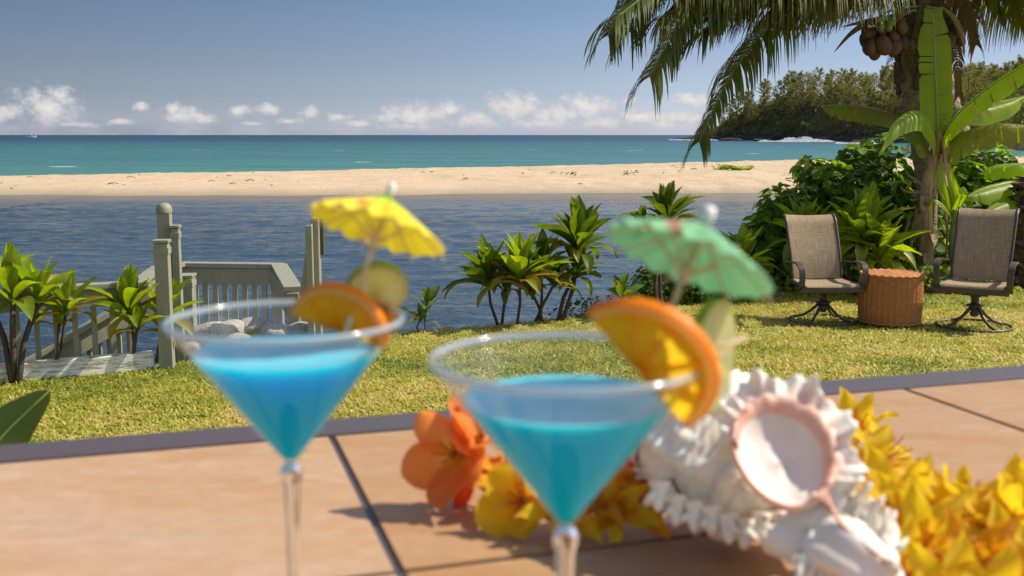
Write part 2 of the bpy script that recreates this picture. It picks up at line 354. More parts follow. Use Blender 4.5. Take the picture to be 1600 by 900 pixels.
# real wavelets on the lagoon surface, finer near the lawn
def lag_h(X, Y):
    q = np.clip((Y-8)/10, 0, 1)*np.clip((60-Y)/12, 0.1, 1)
    return WZ+q*((vnoise(X*.8+5, Y, 1.9, 31, 3)-.5)*.05+(vnoise(X*.35, Y*.9, .8, 32, 2)-.5)*.04)
lg = grid_mesh('lagoon', np.linspace(-24, 18, 420), np.concatenate([np.linspace(5, 34, 330), np.linspace(34.2, 66, 170)]), lag_h)
tag(link('lagoon_water', lg, M['lagoon'], smooth=True), kind='structure')
far = grid_mesh('lagoon_outer', np.array([-300., -24.05]), np.array([-40., 66.]), lambda X, Y: 0*X+WZ)
tag(link('lagoon_water_beyond', far, M['lagoon']), kind='structure')
def sea_col(t, po):
    s = t.new('ShaderNodeSeparateXYZ'); t.l.new(po, s.inputs[0]); X, Y = s.outputs[0], s.outputs[1]
    ln = t.math('LOGARITHM', t.math('MAXIMUM', Y, 10), 10.0)
    v = t.mapv(po, (.25, 1, 1)); nn = t.math('MULTIPLY', t.math('SUBTRACT', t.noise(v, .012, 4, .6), .5), .55)
    f = t.rng(t.math('ADD', ln, nn), 1.9, 3.3)
    base = t.ramp(f, [(0, (.065, .21, .175)), (.22, (.040, .165, .160)), (.46, (.024, .125, .140)), (.62, (.010, .070, .115)), (.75, (.008, .045, .10)), (1, (.007, .035, .085))])
    pt = t.noise(t.mapv(po, (.5, 1.6, 1)), .05, 5, .65); base = t.mix(t.rng(pt, .35, .65), base, t.mix(1, base, (.66, .72, .78), 'MULTIPLY'))
    # whitecaps: small torn patches of foam, sparse
    wv = t.new('ShaderNodeTexVoronoi'); wv.inputs['Scale'].default_value = .075; t.l.new(t.mapv(po, (.55, 1.1, 1)), wv.inputs['Vector'])
    gate = t.math('GREATER_THAN', t.noise(po, .011, 3), .44)
    d = t.math('ADD', wv.outputs['Distance'], t.math('MULTIPLY', t.math('SUBTRACT', t.noise(t.mapv(po, (.7, 2.2, 1)), .5, 4, .7), .5), .14))
    cap = t.math('MULTIPLY', t.math('LESS_THAN', d, .062), gate)
    return t.mix(cap, base, (.75, .75, .75))
M['sea'] = water('sea_water', sea_col, .35, .55, .8, .5, .12)
sea = MB().add([(-9000, 60, WZ-.01), (9000, 60, WZ-.01), (60000, 42000, WZ-.01), (-60000, 42000, WZ-.01)], [(0, 1, 2, 3)])
tag(sea.build('ocean', M['sea']), kind='structure')

# sand spit
def spit_h(X, Y):
    crest = np.interp(X, [-300, -60, -36, -20, 0, 15, 30, 60, 200], [.35, .40, .50, .80, 1.15, 1.5, 1.85, 2.2, 2.6])
    near = 61.5+1.1*np.sin(X*.11)+1.0*np.sin(X*.043+1)+(vnoise(X, 0*X, .3, 8, 3)-.5)*1.5
    cy = 77; s = np.clip((Y-near)/(cy-near), -1, 1)
    hh = np.where(Y < near, (Y-near)*.12, crest*np.where(s < .16, s*2.4, .384+(s-.16)*.733))
    back = np.clip((Y-cy)/14, 0, 1); hh = np.where(Y > cy, crest*(1-back**1.3)-back*.6, hh)
    am = np.clip(hh*1.5, 0, 1)
    return WZ+hh+am*((vnoise(X, Y, .22, 11, 3)-.5)*.42*np.clip((74-Y)/6, .15, 1)+(vnoise(X*.6, Y, .9, 12, 3)-.5)*.16+(vnoise(X, Y, 3.2, 13, 2)-.5)*.07)
m, t, out = mat('beach_sand'); po = posw(t)
n = t.noise(t.mapv(po, (.5, 1, 1)), .7, 6, .65); n2_ = t.noise(po, 7, 4, .7)
cc = t.mix(t.rng(n, .35, .7), (.64, .475, .30), (.55, .40, .245)); cc = t.mix(t.rng(n2_, .5, .8, 0, .5), cc, (.46, .33, .20))
db = t.noise(t.mapv(po, (.5, 1, 1)), 1.9, 6, .75); cc = t.mix(t.rng(db, .665, .71), cc, (.20, .12, .07))
s = t.new('ShaderNodeSeparateXYZ'); t.l.new(po, s.inputs[0])
cc = t.mix(t.rng(s.outputs[2], WZ-.02, WZ+.34), (.34, .26, .17), cc)
p = pbsdf(t, Base_Color=cc, Roughness=.9); t.l.new(t.bump(t.math('ADD', n, t.math('MULTIPLY', n2_, .4)), .6, .35), p.inputs['Normal']); t.l.new(p.outputs[0], out.inputs[0]); M['sand'] = m
sp = grid_mesh('spit', np.concatenate([np.linspace(-260, -41, 60), np.linspace(-40, 50, 420), np.linspace(51, 120, 30)]), np.linspace(56, 92, 150), spit_h)
tag(link('sand_spit', sp, M['sand'], smooth=True), kind='structure')
# seaweed wrack, twigs and the trailing vine on the sand
rs = np.random.RandomState(3); mb = MB()
for k in range(70):
    x = rs.uniform(-40, 34); y = rs.uniform(63.5, 75.5)
    if vnoise(np.array([x]), np.array([y]), .25, 40)[0] < .46: continue
    z = float(spit_h(np.array([x]), np.array([y]))[0]); L = rs.uniform(.08, .4); a = rs.uniform(0, pi)
    mb.tube([(x-cos(a)*L, y-sin(a)*L*.3, z+.02), (x, y, z+.05+rs.rand()*.05), (x+cos(a+.4)*L, y+sin(a)*L*.3, z+.02)], rs.uniform(.012, .035), 5)
tag(mb.build('beach_wrack', simple('wrack', (.34, .22, .12), .9, c2=(.18, .12, .06))), 'dry brown seaweed and twigs scattered over the sand spit', 'seaweed', kind='stuff')
mb = MB(); vc = at(1135, 275, 71.5); rs = np.random.RandomState(9)
def sz(x, y): return float(spit_h(np.array([x]), np.array([y]))[0])
for k in range(9):
    a = rs.uniform(-.3, pi+.3); L = rs.uniform(.8, 2.6); pts = [(vc.x+cos(a)*L*q, 71.5+sin(a)*L*q*.4, sz(vc.x+cos(a)*L*q, 71.5+sin(a)*L*q*.4)+.06+.1*sin(q*7)) for q in np.linspace(0, 1, 7)]
    mb.tube(pts, .03, 4)
    for q in pts:
        for j in range(5):
            c = Vector(q)+Vector((rs.uniform(-.15, .15), rs.uniform(-.1, .1), rs.uniform(.02, .14))); e = rs.uniform(.05, .1)
            mb.add([c+Vector((-e, 0, 0)), c+Vector((0, -e*.5, e)), c+Vector((e, 0, 0)), c+Vector((0, e, .0))], [(0, 1, 2, 3)])
tag(mb.build('beach_vine', M['ti']), 'green trailing vine lying on the sand spit', 'plant')
mb = MB()
for (px, py) in [(985, 283), (888, 272)]:
    c = at(px, py, 70); z = sz(c.x, 70)
    for k in range(26):
        q = Vector((c.x+rs.uniform(-.5, .5), 70+rs.uniform(-.3, .3), z+rs.uniform(.02, .22))); e = rs.uniform(.04, .09)
        mb.add([q+Vector((-e, 0, 0)), q+Vector((0, -e*.5, e)), q+Vector((e, 0, 0)), q+Vector((0, e, .0))], [(0, 1, 2, 3)])
tag(mb.build('beach_seedlings', M['shr']), 'low green seedlings in two tufts on the sand spit', 'seedlings', kind='stuff')

# headland
CP = [(112, 760, 0, 0), (128, 722, 17, 1.15), (146, 690, 27, 1.25), (166, 640, 27, 1), (176, 560, 24, 1), (176, 480, 20, 1), (160, 400, 18, .95), (124, 265, 12, .8), (86, 155, 8, .6), (66, 100, 6, .5), (60, 60, 5, .4)]
def coast(s):
    x = s*(len(CP)-1); i = min(int(x), len(CP)-2); f = x-i; a, b = CP[i], CP[i+1]
    p_ = Vector((a[0]+(b[0]-a[0])*f, a[1]+(b[1]-a[1])*f, 0)); tn = Vector((b[0]-a[0], b[1]-a[1], 0)).normalized()
    nrm = Vector((-tn.y, tn.x, 0))   # inland = right of travel towards us, so flip sign below
    return p_, nrm, a[2]+(b[2]-a[2])*f, a[3]+(b[3]-a[3])*f
def head_h(d, H, s):
    j = float(vnoise(np.array([s*60]), np.array([d*.12]), 1.0, 17, 4)[0])
    cliff = 4.6*min(max(H/10, .25), 1)
    if d < 3: h = d/3*cliff*.45
    elif d < 9: h = cliff*(.45+.55*(d-3)/6)
    else: h = cliff+(H-cliff if H > cliff else 0)*min((d-9)/17, 1)
    return h+(j-.5)*3.2*min(1, max(0, d+1)/3)*(.5 if H < 3 else 1)
ns, dl = 260, [-6, -2, 0, 1, 2, 3, 4.5, 6, 7.5, 9, 12, 16, 22, 30, 42, 60, 85, 120, 180]
V = []
for i in range(ns):
    s_ = i/(ns-1); p_, nr, H, tp = coast(s_)
    for d_ in dl:
        jog = (float(vnoise(np.array([s_*150]), np.array([0.]), 1, 5, 3)[0])-.5)*9 if d_ < 12 else 0
        q = p_+nr*(d_+jog); V.append((q.x, q.y, WZ+(head_h(d_, H, s_) if d_ > 0 else d_*.3)))
nd = len(dl); Fh = [(i*nd+j, i*nd+j+1, (i+1)*nd+j+1, (i+1)*nd+j) for i in range(ns-1) for j in range(nd-1)]
m, t, out = mat('headland_ground'); po = posw(t)
s = t.new('ShaderNodeSeparateXYZ'); t.l.new(po, s.inputs[0]); n = t.noise(po, .25, 8, .7); n2_ = t.noise(t.mapv(po, (1, 1, 2)), .8, 6, .7)
rockc = t.mix(t.rng(n2_, .38, .7), (.030, .023, .018), (.095, .070, .050)); veg = t.mix(t.rng(n, .4, .6), (.075, .08, .03), (.14, .13, .055))
zf = t.rng(t.math('ADD', s.outputs[2], t.math('MULTIPLY', t.math('SUBTRACT', n, .5), 5)), 2.2, 3.8)
p = pbsdf(t, Base_Color=t.mix(zf, rockc, veg), Roughness=.95); t.l.new(t.bump(n2_, 1.0, 1.6), p.inputs['Normal']); t.l.new(p.outputs[0], out.inputs[0])
tag(link('headland', np_mesh('headland', V, Fh, 4), m), kind='structure')
# sea rocks off the tip
rs = random.Random(4)
def rock_mesh(name, seed, sub=3, sq=(1, .8, .55), amp=.35):
    bm = bmesh.new(); bmesh.ops.create_icosphere(bm, subdivisions=sub, radius=1)
    r_ = random.Random(seed); o1, o2 = r_.random()*50, r_.random()*50
    for v in bm.verts:
        c = v.co.copy(); nz = float(vnoise(np.array([c.x*1.3+o1+c.z]), np.array([c.y*1.3+o2-c.z*.7]), 1.0, seed, 4)[0])
        v.co = Vector((c.x*sq[0], c.y*sq[1], c.z*sq[2]))*(1+amp*(nz-.5)*2)
        v.co.x = round(v.co.x*5)/5*.35+v.co.x*.65; v.co.z = round(v.co.z*5)/5*.3+v.co.z*.7
    me = bpy.data.meshes.new(name); bm.to_mesh(me); bm.free(); return me
rm = [rock_mesh('sea_rock', i) for i in (1, 2, 3)]
for r_ in rm: r_.materials.append(M['lava'])
for i, (px, py, Y, sx, szz) in enumerate([(1098, 217, 700, 5.5, 1.7), (1120, 216, 715, 8, 2.6), (1143, 218.5, 640, 7, 2.4), (1085, 217.5, 690, 3.5, 1.1), (1190, 219.5, 590, 6, 2), (1345, 222.5, 470, 5, 1.6)]):
    o = bpy.data.objects.new('sea_rock', rm[i % 3]); COL.objects.link(o); q = at(px, py, Y); o.location = (q.x, Y, WZ+.2); o.scale = (sx, sx*.8, szz); o.rotation_euler = (0, 0, i*1.3)
    tag(o, ['low black rock in the surf off the headland tip', 'dark rock joined to the outermost point of the headland', 'dark rock just inside the tip of the headland', 'outermost and smallest black rock off the headland', 'dark rock at the foot of the wooded headland cliff', 'dark rock by the last white surf under the headland'][i], 'rock', 'black rocks along the headland')
# surf
mb = MB(); rs2 = np.random.RandomState(8)
def surf(px0, px1, py, Y, hh):
    a, b = at(px0, py, Y), at(px1, py, Y); n_ = 60
    for j in range(int((px1-px0)*5)):
        q = a.lerp(b, rs2.rand()); amp = float(vnoise(np.array([q.x*.12]), np.array([1.0]), 1, 3)[0])**2*2.2
        h = hh*amp*rs2.rand(); e = rs2.uniform(.25, .8)
        c = Vector((q.x, Y+rs2.uniform(-3, 3), WZ+h*.9)); mb.add([c+Vector((-e*1.8, 0, -e*.3)), c+Vector((e*1.8, .2, -e*.3)), c+Vector((e, 0, e*.4)), c+Vector((-e*.6, 0, e*.5))], [(0, 1, 2, 3)])
        mb.add([(c.x-e*3, c.y-e*3, WZ+.06), (c.x+e*3, c.y-e*3, WZ+.06), (c.x+e*4, c.y+e*3, WZ+.1), (c.x-e*2, c.y+e*3, WZ+.1)], [(0, 1, 2, 3)])
for a_ in [(1060, 1122, 218.5, 690, 1.0), (1190, 1300, 221, 545, 1.3), (1225, 1292, 221.5, 520, 1.7), (1310, 1362, 223.5, 420, 1.0), (1048, 1070, 218, 700, .6)]: surf(*a_)
m, t, out = mat('sea_foam'); p = pbsdf(t, Base_Color=(.82, .82, .80, 1), Roughness=.9); t.l.new(p.outputs[0], out.inputs[0])
tag(mb.build('surf_foam', m), 'white surf breaking along the foot of the headland', 'surf', kind='stuff')

# ironwood trees on the headland
def ironwood(seed, h, rad):
    r = np.random.RandomState(seed); Vs = []; Fs = []
    nb = 46
    for b in range(nb):
        f = (b+.5)/nb; z0 = h*(.12+.86*f); env = rad*1.25*(1-.62*f**2.2)*(.6+.4*min(1, f*4)); a = r.rand()*2*pi+b*2.4
        bl = env*r.uniform(.7, 1.15); tipc = Vector((cos(a)*bl, sin(a)*bl, z0+bl*.35+r.uniform(0, h*.07)))
        root = Vector((0, 0, z0-bl*.15))
        for k in range(48):
            q = root.lerp(tipc, .25+.8*r.rand()**.7); q += Vector((r.normal()*.3, r.normal()*.3, r.normal()*.26))*rad*.28
            L = h*.036*r.uniform(.6, 1.8); w_ = L*.17
            dd = Vector((cos(a)*.5+r.normal()*.5, sin(a)*.5+r.normal()*.5, 1.1+r.normal()*.4)).normalized()*L
            sdv = dd.cross(Vector((r.normal(), r.normal(), r.normal()))).normalized()*w_
            i = len(Vs); Vs += [q-sdv, q+sdv, q+dd+sdv*.2, q+dd*.5-sdv*1.1]; Fs.append((i, i+1, i+2, i+3))
    return np_mesh('ironwood_crown', Vs, Fs, 4)
crowns = [ironwood(i, 13+i, 3.6+.3*(i % 3)) for i in range(5)]
for c in crowns: c.materials.append(M['iron'])
tr_me = MB().tube([(0, 0, -1), (.15, 0, 5), (.0, .1, 11)], [.3, .2, .06], 6).mesh('ironwood_trunk'); tr_me.materials.append(M['iron_bark'])
rs = random.Random(12); cnt = 0
WHERE = ['at the seaward tip of the headland', 'on the left shoulder of the headland', 'on the high middle of the headland', 'on the headland left of the palm', 'on the slope behind the palm trunk', 'on the closest slope at the right edge']
def iron_tree(s_, d_, sc):
    global cnt
    p_, nr, H, tp = coast(s_); q = p_+nr*d_; z = WZ+head_h(d_, H, s_)-.3
    c = crowns[rs.randrange(5)]; k = cnt; cnt += 1
    reg = 0 if s_ < .16 else 1 if s_ < .27 else 3 if s_ < .5 and d_ < 40 else 2 if s_ < .5 else 4 if s_ < .66 else 5
    e = empty('ironwood_tree', (q.x, q.y, z), rs.random()*6, None, 'tree', 'ironwood trees on the headland'); e.scale = (sc*rs.uniform(.9, 1.25),)*2+(sc,)
    row = 'front row above the rocks' if d_ < 14 else 'middle rows' if d_ < 40 else 'back rows'
    e['label'] = 'ironwood tree %s, %s' % (WHERE[reg], row)
    e['group'] = 'ironwood trees %s, %s' % (WHERE[reg], row)
    for nm, me in (('crown', c), ('trunk', tr_me)):
        o = bpy.data.objects.new(nm, me); COL.objects.link(o); o.parent = e
ss = .13
rows = [(10, 7.0), (18, 7.5), (28, 8), (42, 9), (62, 10)]
for d_, step in rows:
    s_ = .12
    while s_ < .80:
        p_, nr, H, tp = coast(s_); sc = .80*tp*rs.uniform(.75, 1.2)
        if d_ < 15: sc *= .62
        if tp > .15 and not (d_ > 30 and s_ < .2): iron_tree(s_, d_+rs.uniform(-4, 4), max(sc, .3))
        seg = 95.0*10/ (len(CP)-1)
        i = min(int(s_*(len(CP)-1)), len(CP)-2); a, b = CP[i], CP[i+1]; ln = math.hypot(a[0]-b[0], a[1]-b[1])
        s_ += step*rs.uniform(.8, 1.25)/ln/(len(CP)-1)
# undergrowth hugging the rocks
mb_V = []; mb_F = []; r = np.random.RandomState(2)
for k in range(26000):
    s_ = r.uniform(.1, .86); d_ = r.uniform(7, 26) if k % 3 else r.uniform(26, 90); p_, nr, H, tp = coast(s_); q = p_+nr*d_
    z = WZ+head_h(d_, H, s_)+r.uniform(0, 2.6)*min(1, H/8); e = r.uniform(.3, .9)
    ax = Vector((r.normal(), r.normal(), r.normal()+.6)).normalized(); bx = ax.cross(Vector((r.normal(), r.normal(), .3))).normalized()
    c = Vector((q.x, q.y, z)); i = len(mb_V); mb_V += [c-ax*e, c+bx*e*.6, c+ax*e, c-bx*e*.6]; mb_F.append((i, i+1, i+2, i+3))
tag(link('headland_scrub', np_mesh('scrub', mb_V, mb_F, 4), M['iron']), 'dense olive scrub between the ironwood trees and the lava rocks', 'scrub', kind='stuff')

# boat on the horizon
bt = empty('motor_boat', (0, 0, 0), .15, 'tiny white motor boat far out on the sea near the left edge', 'boat')
q = at(47, 214.6, 1270); bt.location = (q.x, 1270, WZ)
wht = simple('boat_white', (.85, .85, .85), .3); glassd = simple('boat_window', (.03, .04, .05), .1)
mb = MB(); hv = []
for x, hw, z0, z1 in [(-6.5, 1.9, -.3, 1.5), (-2, 2.1, -.5, 1.6), (3, 1.8, -.5, 2.0), (6, .8, -.2, 2.5), (7.5, .05, .9, 2.8)]: hv += [(x, -hw, z1), (x, -hw*.6, z0), (x, hw*.6, z0), (x, hw, z1)]
fs = [(i*4+j, i*4+j+1, i*4+5+j, i*4+4+j) for i in range(4) for j in range(3)]+[(i*4, i*4+4, i*4+7, i*4+3) for i in range(4)]+[(0, 1, 2, 3), (16, 17, 18, 19)]
mb.add(hv, fs).build('hull', wht, bt)
MB().box((-.3, 0, 2.7), (5.5, 3, 1.9), taper=.85).build('cabin', wht, bt); MB().box((.3, 0, 2.9), (4.6, 3.02, .7)).build('window_band', glassd, bt)
MB().box((-1, 0, 4.6), (3.4, 2.8, .16)).build('flybridge_roof', wht, bt); mb = MB()
for x in (-2.4, .4):
    for y in (-1.2, 1.2): mb.box((x, y, 4.1), (.1, .1, 1.1))
mb.build('roof_posts', wht, bt)
# ------------------------------------------------------------------ painted wooden fence, gate posts and lagoon landing
m, t, out = mat('sage_paint'); oc = posw(t); n = t.noise(t.mapv(oc, (1, 1, .3)), 14, 5, .65); n2_ = t.noise(oc, 40, 5, .7)
cc = t.mix(t.rng(n, .35, .7), (.31, .30, .215), (.24, .235, .165)); cc = t.mix(t.rng(n2_, .62, .74, 0, .6), cc, (.13, .12, .085))
p = pbsdf(t, Base_Color=cc, Roughness=.6); t.l.new(t.bump(n2_, .3, .003), p.inputs['Normal']); t.l.new(p.outputs[0], out.inputs[0]); M['paint'] = m
m, t, out = mat('weathered_white_timber'); oc = posw(t); n = t.noise(t.mapv(oc, (1, 1, 7)), 7, 6, .7)
cc = t.mix(t.rng(n, .48, .60), (.80, .77, .68), (.36, .31, .24)); p = pbsdf(t, Base_Color=cc, Roughness=.85); t.l.new(t.bump(n, .8, .01), p.inputs['Normal']); t.l.new(p.outputs[0], out.inputs[0]); M['wtimber'] = m
PT = M['paint']
fence = empty('picket_fence', (-3.1, 7.5, 0), 0, 'low sage green picket fence with a weathered white sill at the left lawn edge', 'fence')
fo = Vector((-3.1, 7.5, 0))
A = Vector((-5.6, 6.35, 0)); B = Vector((-2.66, 7.72, 0)); fd = (B-A).normalized(); fn = Vector((-fd.y, fd.x, 0))
def FB(name, a, b, w_, th, up=(0, 0, 1), par=None, org=Vector((0, 0, 0)), m_=None, bev=.003):
    return MB().bar(Vector(a)-org, Vector(b)-org, w_, th, up).build(name, m_ or PT, par, bevel=bev)
FB('sill_timber', A+Vector((0, 0, .065)), B+Vector((0, 0, .065)), .10, .135, par=fence, org=fo, m_=M['wtimber'], bev=.008)
FB('top_rail', A+fn*.12+Vector((0, 0, .630)), B+fn*.12+Vector((0, 0, .630)), .14, .035, par=fence, org=fo)
FB('rail_board', A+fn*.09+Vector((0, 0, .545)), B+fn*.09+Vector((0, 0, .545)), .03, .13, par=fence, org=fo)
L = (B-A).length; me_b = MB().box((0, 0, .24), (.038, .034, .74)).mesh('baluster'); me_b.materials.append(PT)
for k in range(int(L/.128)):
    q = A+fd*(L-.13-k*.128)+fn*.125-fo; o = bpy.data.objects.new('baluster', me_b); COL.objects.link(o); o.parent = fence
    o.location = q; o.rotation_euler.z = atan2(fd.y, fd.x)
def post(name, loc, h, s_, label, cap=True, z0=-.1, rz=.45, group=None, s2=None):
    e = empty(name, (loc[0], loc[1], 0), rz, label, 'post', group)
    MB().box((0, 0, (h+z0)/2), (s_, s2 or s_, h-z0)).build('shaft', PT, e, bevel=.004)
    if cap == 'flat': MB().box((0, 0, h+.014), (s_+.018, (s2 or s_)+.018, .022)).build('cap', PT, e, bevel=.004); MB().box((0, 0, h-.055), (s_+.012, (s2 or s_)+.012, .05)).build('collar', PT, e, bevel=.003)
    if cap == 'round':
        MB().lathe([(s_*.62, h+.002), (s_*.62, h+.03), (s_*.55, h+.055), (s_*.35, h+.075), (0, h+.082)], 20).build('cap', PT, e, smooth=True)
    return e
q = gp(262, 577); post('gate_post', (q.x, q.y), .94, .098, 'front sage green gate post with a flat cap, left side of the lawn gap', 'flat', rz=.1)
q = at(263, 470, 8.55); post('gate_post', (q.x, q.y), 1.10, .10, 'taller round capped sage green post right behind the front gate post', 'round', z0=-.6, rz=.1)
q = at(279, 470, 8.5); post('gate_post', (q.x, q.y), .98, .06, 'narrow board shaped post tucked behind the right edge of the front gate post', 'flat', z0=-.6, rz=.1, s2=.09)
q = at(288, 470, 8.9); post('landing_post', (q.x, q.y), .53, .17, 'short thick landing post with a pale cap beside the gate post', 'flat', z0=-1.8, rz=.1)
# right side of the gap: pair of boards and a raking brace
e = empty('garden_gate', (0, 0, 0), 0, 'tall sage green gate panel seen edge on, below the yellow parasol', 'gate')
a = at(496, 470, 8.6); ex = Vector((1, .3, 0)).normalized()
h1 = at(496, 340, 8.6).z; h2 = at(487, 352, 8.55).z
e.location = (a.x, a.y, 0)
MB().box((0, 0, (h1-.7)/2), (.062, .10, h1+.7)).build('upright', PT, e, bevel=.004)
b_ = at(486, 470, 8.52); MB().box((b_.x-a.x, b_.y-a.y, (h2-.7)/2), (.052, .07, h2+.7)).build('upright', PT, e, bevel=.004)
c0 = at(485, 350, 8.5)-e.location; c1 = at(467, 462, 8.5)-e.location; c2 = at(486, 462, 8.5)-e.location
MB().add([c0, c0+Vector((.012, .04, 0)), c1, c1+Vector((0, .04, 0)), c2, c2+Vector((0, .04, 0))], [(0, 2, 4), (1, 5, 3), (0, 1, 3, 2), (2, 3, 5, 4), (0, 4, 5, 1)]).build('brace', PT, e)
l0 = at(503, 342, 8.66)-e.location; MB().box(l0+Vector((0, 0, -.14)), (.03, .09, .30)).build('latch_board', simple('dark_paint', (.08, .075, .05), .7), e)
# landing with back rail, side rail and the stair rail beyond the fence
land = empty('lagoon_landing', (-2.7, 9.6, -.4), 0, 'sage green railed wooden landing over the lagoon behind the gate', 'landing')
lo = Vector(land.location)
cA = at(283, 416, 10.3); cB = at(432, 414, 10.2); cC = at(458, 458, 8.75); zt = .47
cA.z = cB.z = cC.z = zt; cC.z = zt-.02
FB('top_rail', cA, cB+Vector((.05, 0, 0)), .14, .04, par=land, org=lo); FB('rail_board', cA-Vector((0, .02, .11)), cB-Vector((0, .02, .11)), .04, .16, par=land, org=lo)
FB('side_rail', cB+Vector((.03, -.03, .003)), cC, .15, .04, par=land, org=lo); FB('side_board', cB+Vector((-.03, -.08, -.12)), cC-Vector((.05, 0, .12)), .035, .19, par=land, org=lo)
me_b2 = MB().box((0, 0, -.52), (.045, .04, .75)).mesh('baluster'); me_b2.materials.append(PT)
for k in range(10):
    f = k/9.0; qq = cA.lerp(cB, .04+.93*f); o = bpy.data.objects.new('baluster', me_b2); COL.objects.link(o); o.parent = land; o.location = qq-lo
for nm, qq in (('corner_post', cA), ('corner_post', cB), ('corner_post', cC)): MB().box(qq-lo+Vector((0, .01, -1.28)), (.10, .10, 2.5)).build(nm, PT, land, bevel=.004)
for k in range(12):
    y = 8.9+k*.135; MB().box(Vector((-2.55, y, -.45))-lo, (1.5, .128, .035)).build('deck_plank', M['wtimber'], land, bevel=.004)
s0 = at(247, 419, 9.6); s1 = at(208, 447, 9.0); s2_ = at(203, 470, 8.7); s3 = at(-20, 600, 8.1)
FB('sloping_rail', s0, s1, .12, .04, par=land, org=lo); FB('sloping_board', s0-Vector((0, 0, .11)), s1-Vector((0, 0, .11)), .03, .15, par=land, org=lo)
FB('level_rail', s0, cA, .13, .04, par=land, org=lo)
st = empty('stair_railing', (-3.6, 8.5, -.3), 0, 'sage green stair railing sloping down to the water behind the picket fence', 'railing')
so = Vector(st.location)
FB('hand_rail', s2_, s3, .12, .04, par=st, org=so); FB('rail_board', s2_-Vector((0, 0, .11)), s3-Vector((0, 0, .11)), .03, .16, par=st, org=so)
for k in range(14):
    f = (k+.4)/14; qq = s2_.lerp(s3, f)+Vector((0, .03, 0)); MB().box(qq-so+Vector((0, 0, -.5)), (.035, .035, .75)).build('baluster', PT, st)
# pale rocks at the lawn edge between the gate posts
rk = [rock_mesh('edge_rock', i+20, 3, (1, .75, .6), .3) for i in range(4)]
for r_ in rk: r_.materials.append(M['rock']); r_.shade_smooth()
RL = ['large pale boulder at the lawn edge just right of the front gate post', 'pale boulder second from the gate post, seen through the left glass', 'low round boulder in the middle of the row behind the left glass', 'grey boulder at the lawn edge behind the orange slice of the left glass', 'small boulder at the right end of the row by the gate panel', 'small stone at the foot of the front gate post', 'flat pale stone in front of the boulder row']
for i, (px, py, s_) in enumerate([(335, 508, .17), (362, 512, .15), (395, 505, .15), (430, 506, .16), (470, 508, .13), (298, 545, .10), (372, 524, .11)]):
    Y = 8.55+.12*(i % 3) if i < 5 else 8.2
    q = at(px, py, Y); o = bpy.data.objects.new('boulder', rk[i % 4]); COL.objects.link(o)
    o.location = (q.x, min(q.y, Y), max(.02, min(q.z, .12))); o.scale = (s_, s_, s_*.9); o.rotation_euler.z = i*1.7; tag(o, RL[i], 'boulder', 'boulders between the gate posts')

# ------------------------------------------------------------------ leaves
def leaf_mesh(name, L, Wd, curve=.3, fold=.25, n=9, base=.06, peak=.5, twist=0, wav=0.0, seed=0, stalk=0.0):
    """leaf along +X rising from the origin, arching down by 'curve' (radians over its length)"""
    r = random.Random(seed); V = []; Fs = []; x = 0; z = 0; ang = 0; pts = []
    if stalk > 0:
        pts.append((0, 0, 0, .0))
    for i in range(n+1):
        f = i/n; pts.append((x, z, -curve*f, f)); x += cos(-curve*f)*L/n; z += sin(-curve*f)*L/n
    pts = pts[-(n+1):]
    for x, z, a_, f in pts:
        pw = (f/peak)**.75 if f < peak else 1-((f-peak)/(1-peak))**2.1
        w_ = Wd/2*max(base if f < .5 else .0, pw)+(.0006 if f < 1 else 0); up = Vector((-sin(a_), 0, cos(a_))); tw = twist*f
        wv = wav*sin(f*14+seed)*w_
        sv = Vector((0, cos(tw), sin(tw)))
        c = Vector((x, 0, z)); V += [c+sv*w_+up*(w_*fold*1.6+wv), c+sv*w_*.5+up*w_*fold*.6, c, c-sv*w_*.5+up*w_*fold*.6, c-sv*w_+up*(w_*fold*1.6-wv)]
    for i in range(n):
        for j in range(4): Fs.append((i*5+j, i*5+j+1, i*5+6+j, i*5+5+j))
    me = bpy.data.meshes.new(name); me.from_pydata(V, [], Fs)
    uv = me.uv_layers.new(name='UVMap')
    for pl in me.polygons:
        for li in pl.loop_indices:
            vi = me.loops[li].vertex_index; uv.data[li].uv = ((vi//5)/n, (vi % 5)/4)
    me.update(); me.shade_smooth(); return me
def lv(kind, m_):
    out_ = []
    for i, (c, wdt) in enumerate({'up': [(.25, .29), (.45, .32), (.1, .27)], 'mid': [(.8, .28), (1.15, .26), (.5, .30)], 'low': [(1.7, .27), (2.1, .25), (1.4, .27)]}[kind]):
        me = leaf_mesh('ti_leaf', 1.0, wdt, c, .30, seed=i, wav=.10, twist=(-1)**i*.35); me.materials.append(m_); out_.append(me)
    return out_
TI = {(k, mm_): lv(k, M[mm_]) for k in ('up', 'mid', 'low') for mm_ in ('ti', 'ti_dark', 'ti_old')}
def ti_crown(root, rel, nl, Ll, seed, mt='ti', old=.12, spread=1.0, tiltv=(0, 0)):
    r = random.Random(seed)
    for k in range(nl):
        f = (k+.5)/nl; elev = radians(87-66*f**1.25*spread+r.uniform(-10, 10)); azm = k*2.4+r.uniform(-.5, .5)
        kind = 'up' if f < .4 else 'mid' if f < .8 else 'low'
        mk = 'ti_old' if (f > .72 and r.random() < old*3) else mt
        me = r.choice(TI[(kind, mk)]); o = bpy.data.objects.new('leaf', me); COL.objects.link(o); o.parent = root
        s_ = Ll*(.80+.30*min(1, f*1.8+.2))*r.uniform(.75, 1.18)
        o.location = Vector(rel)+Vector((0, 0, -.12*f*Ll*1.2+.0)); o.rotation_euler = (r.uniform(-.35, .35), -elev, azm); o.scale = (s_, s_*r.uniform(.85, 1.15), s_)
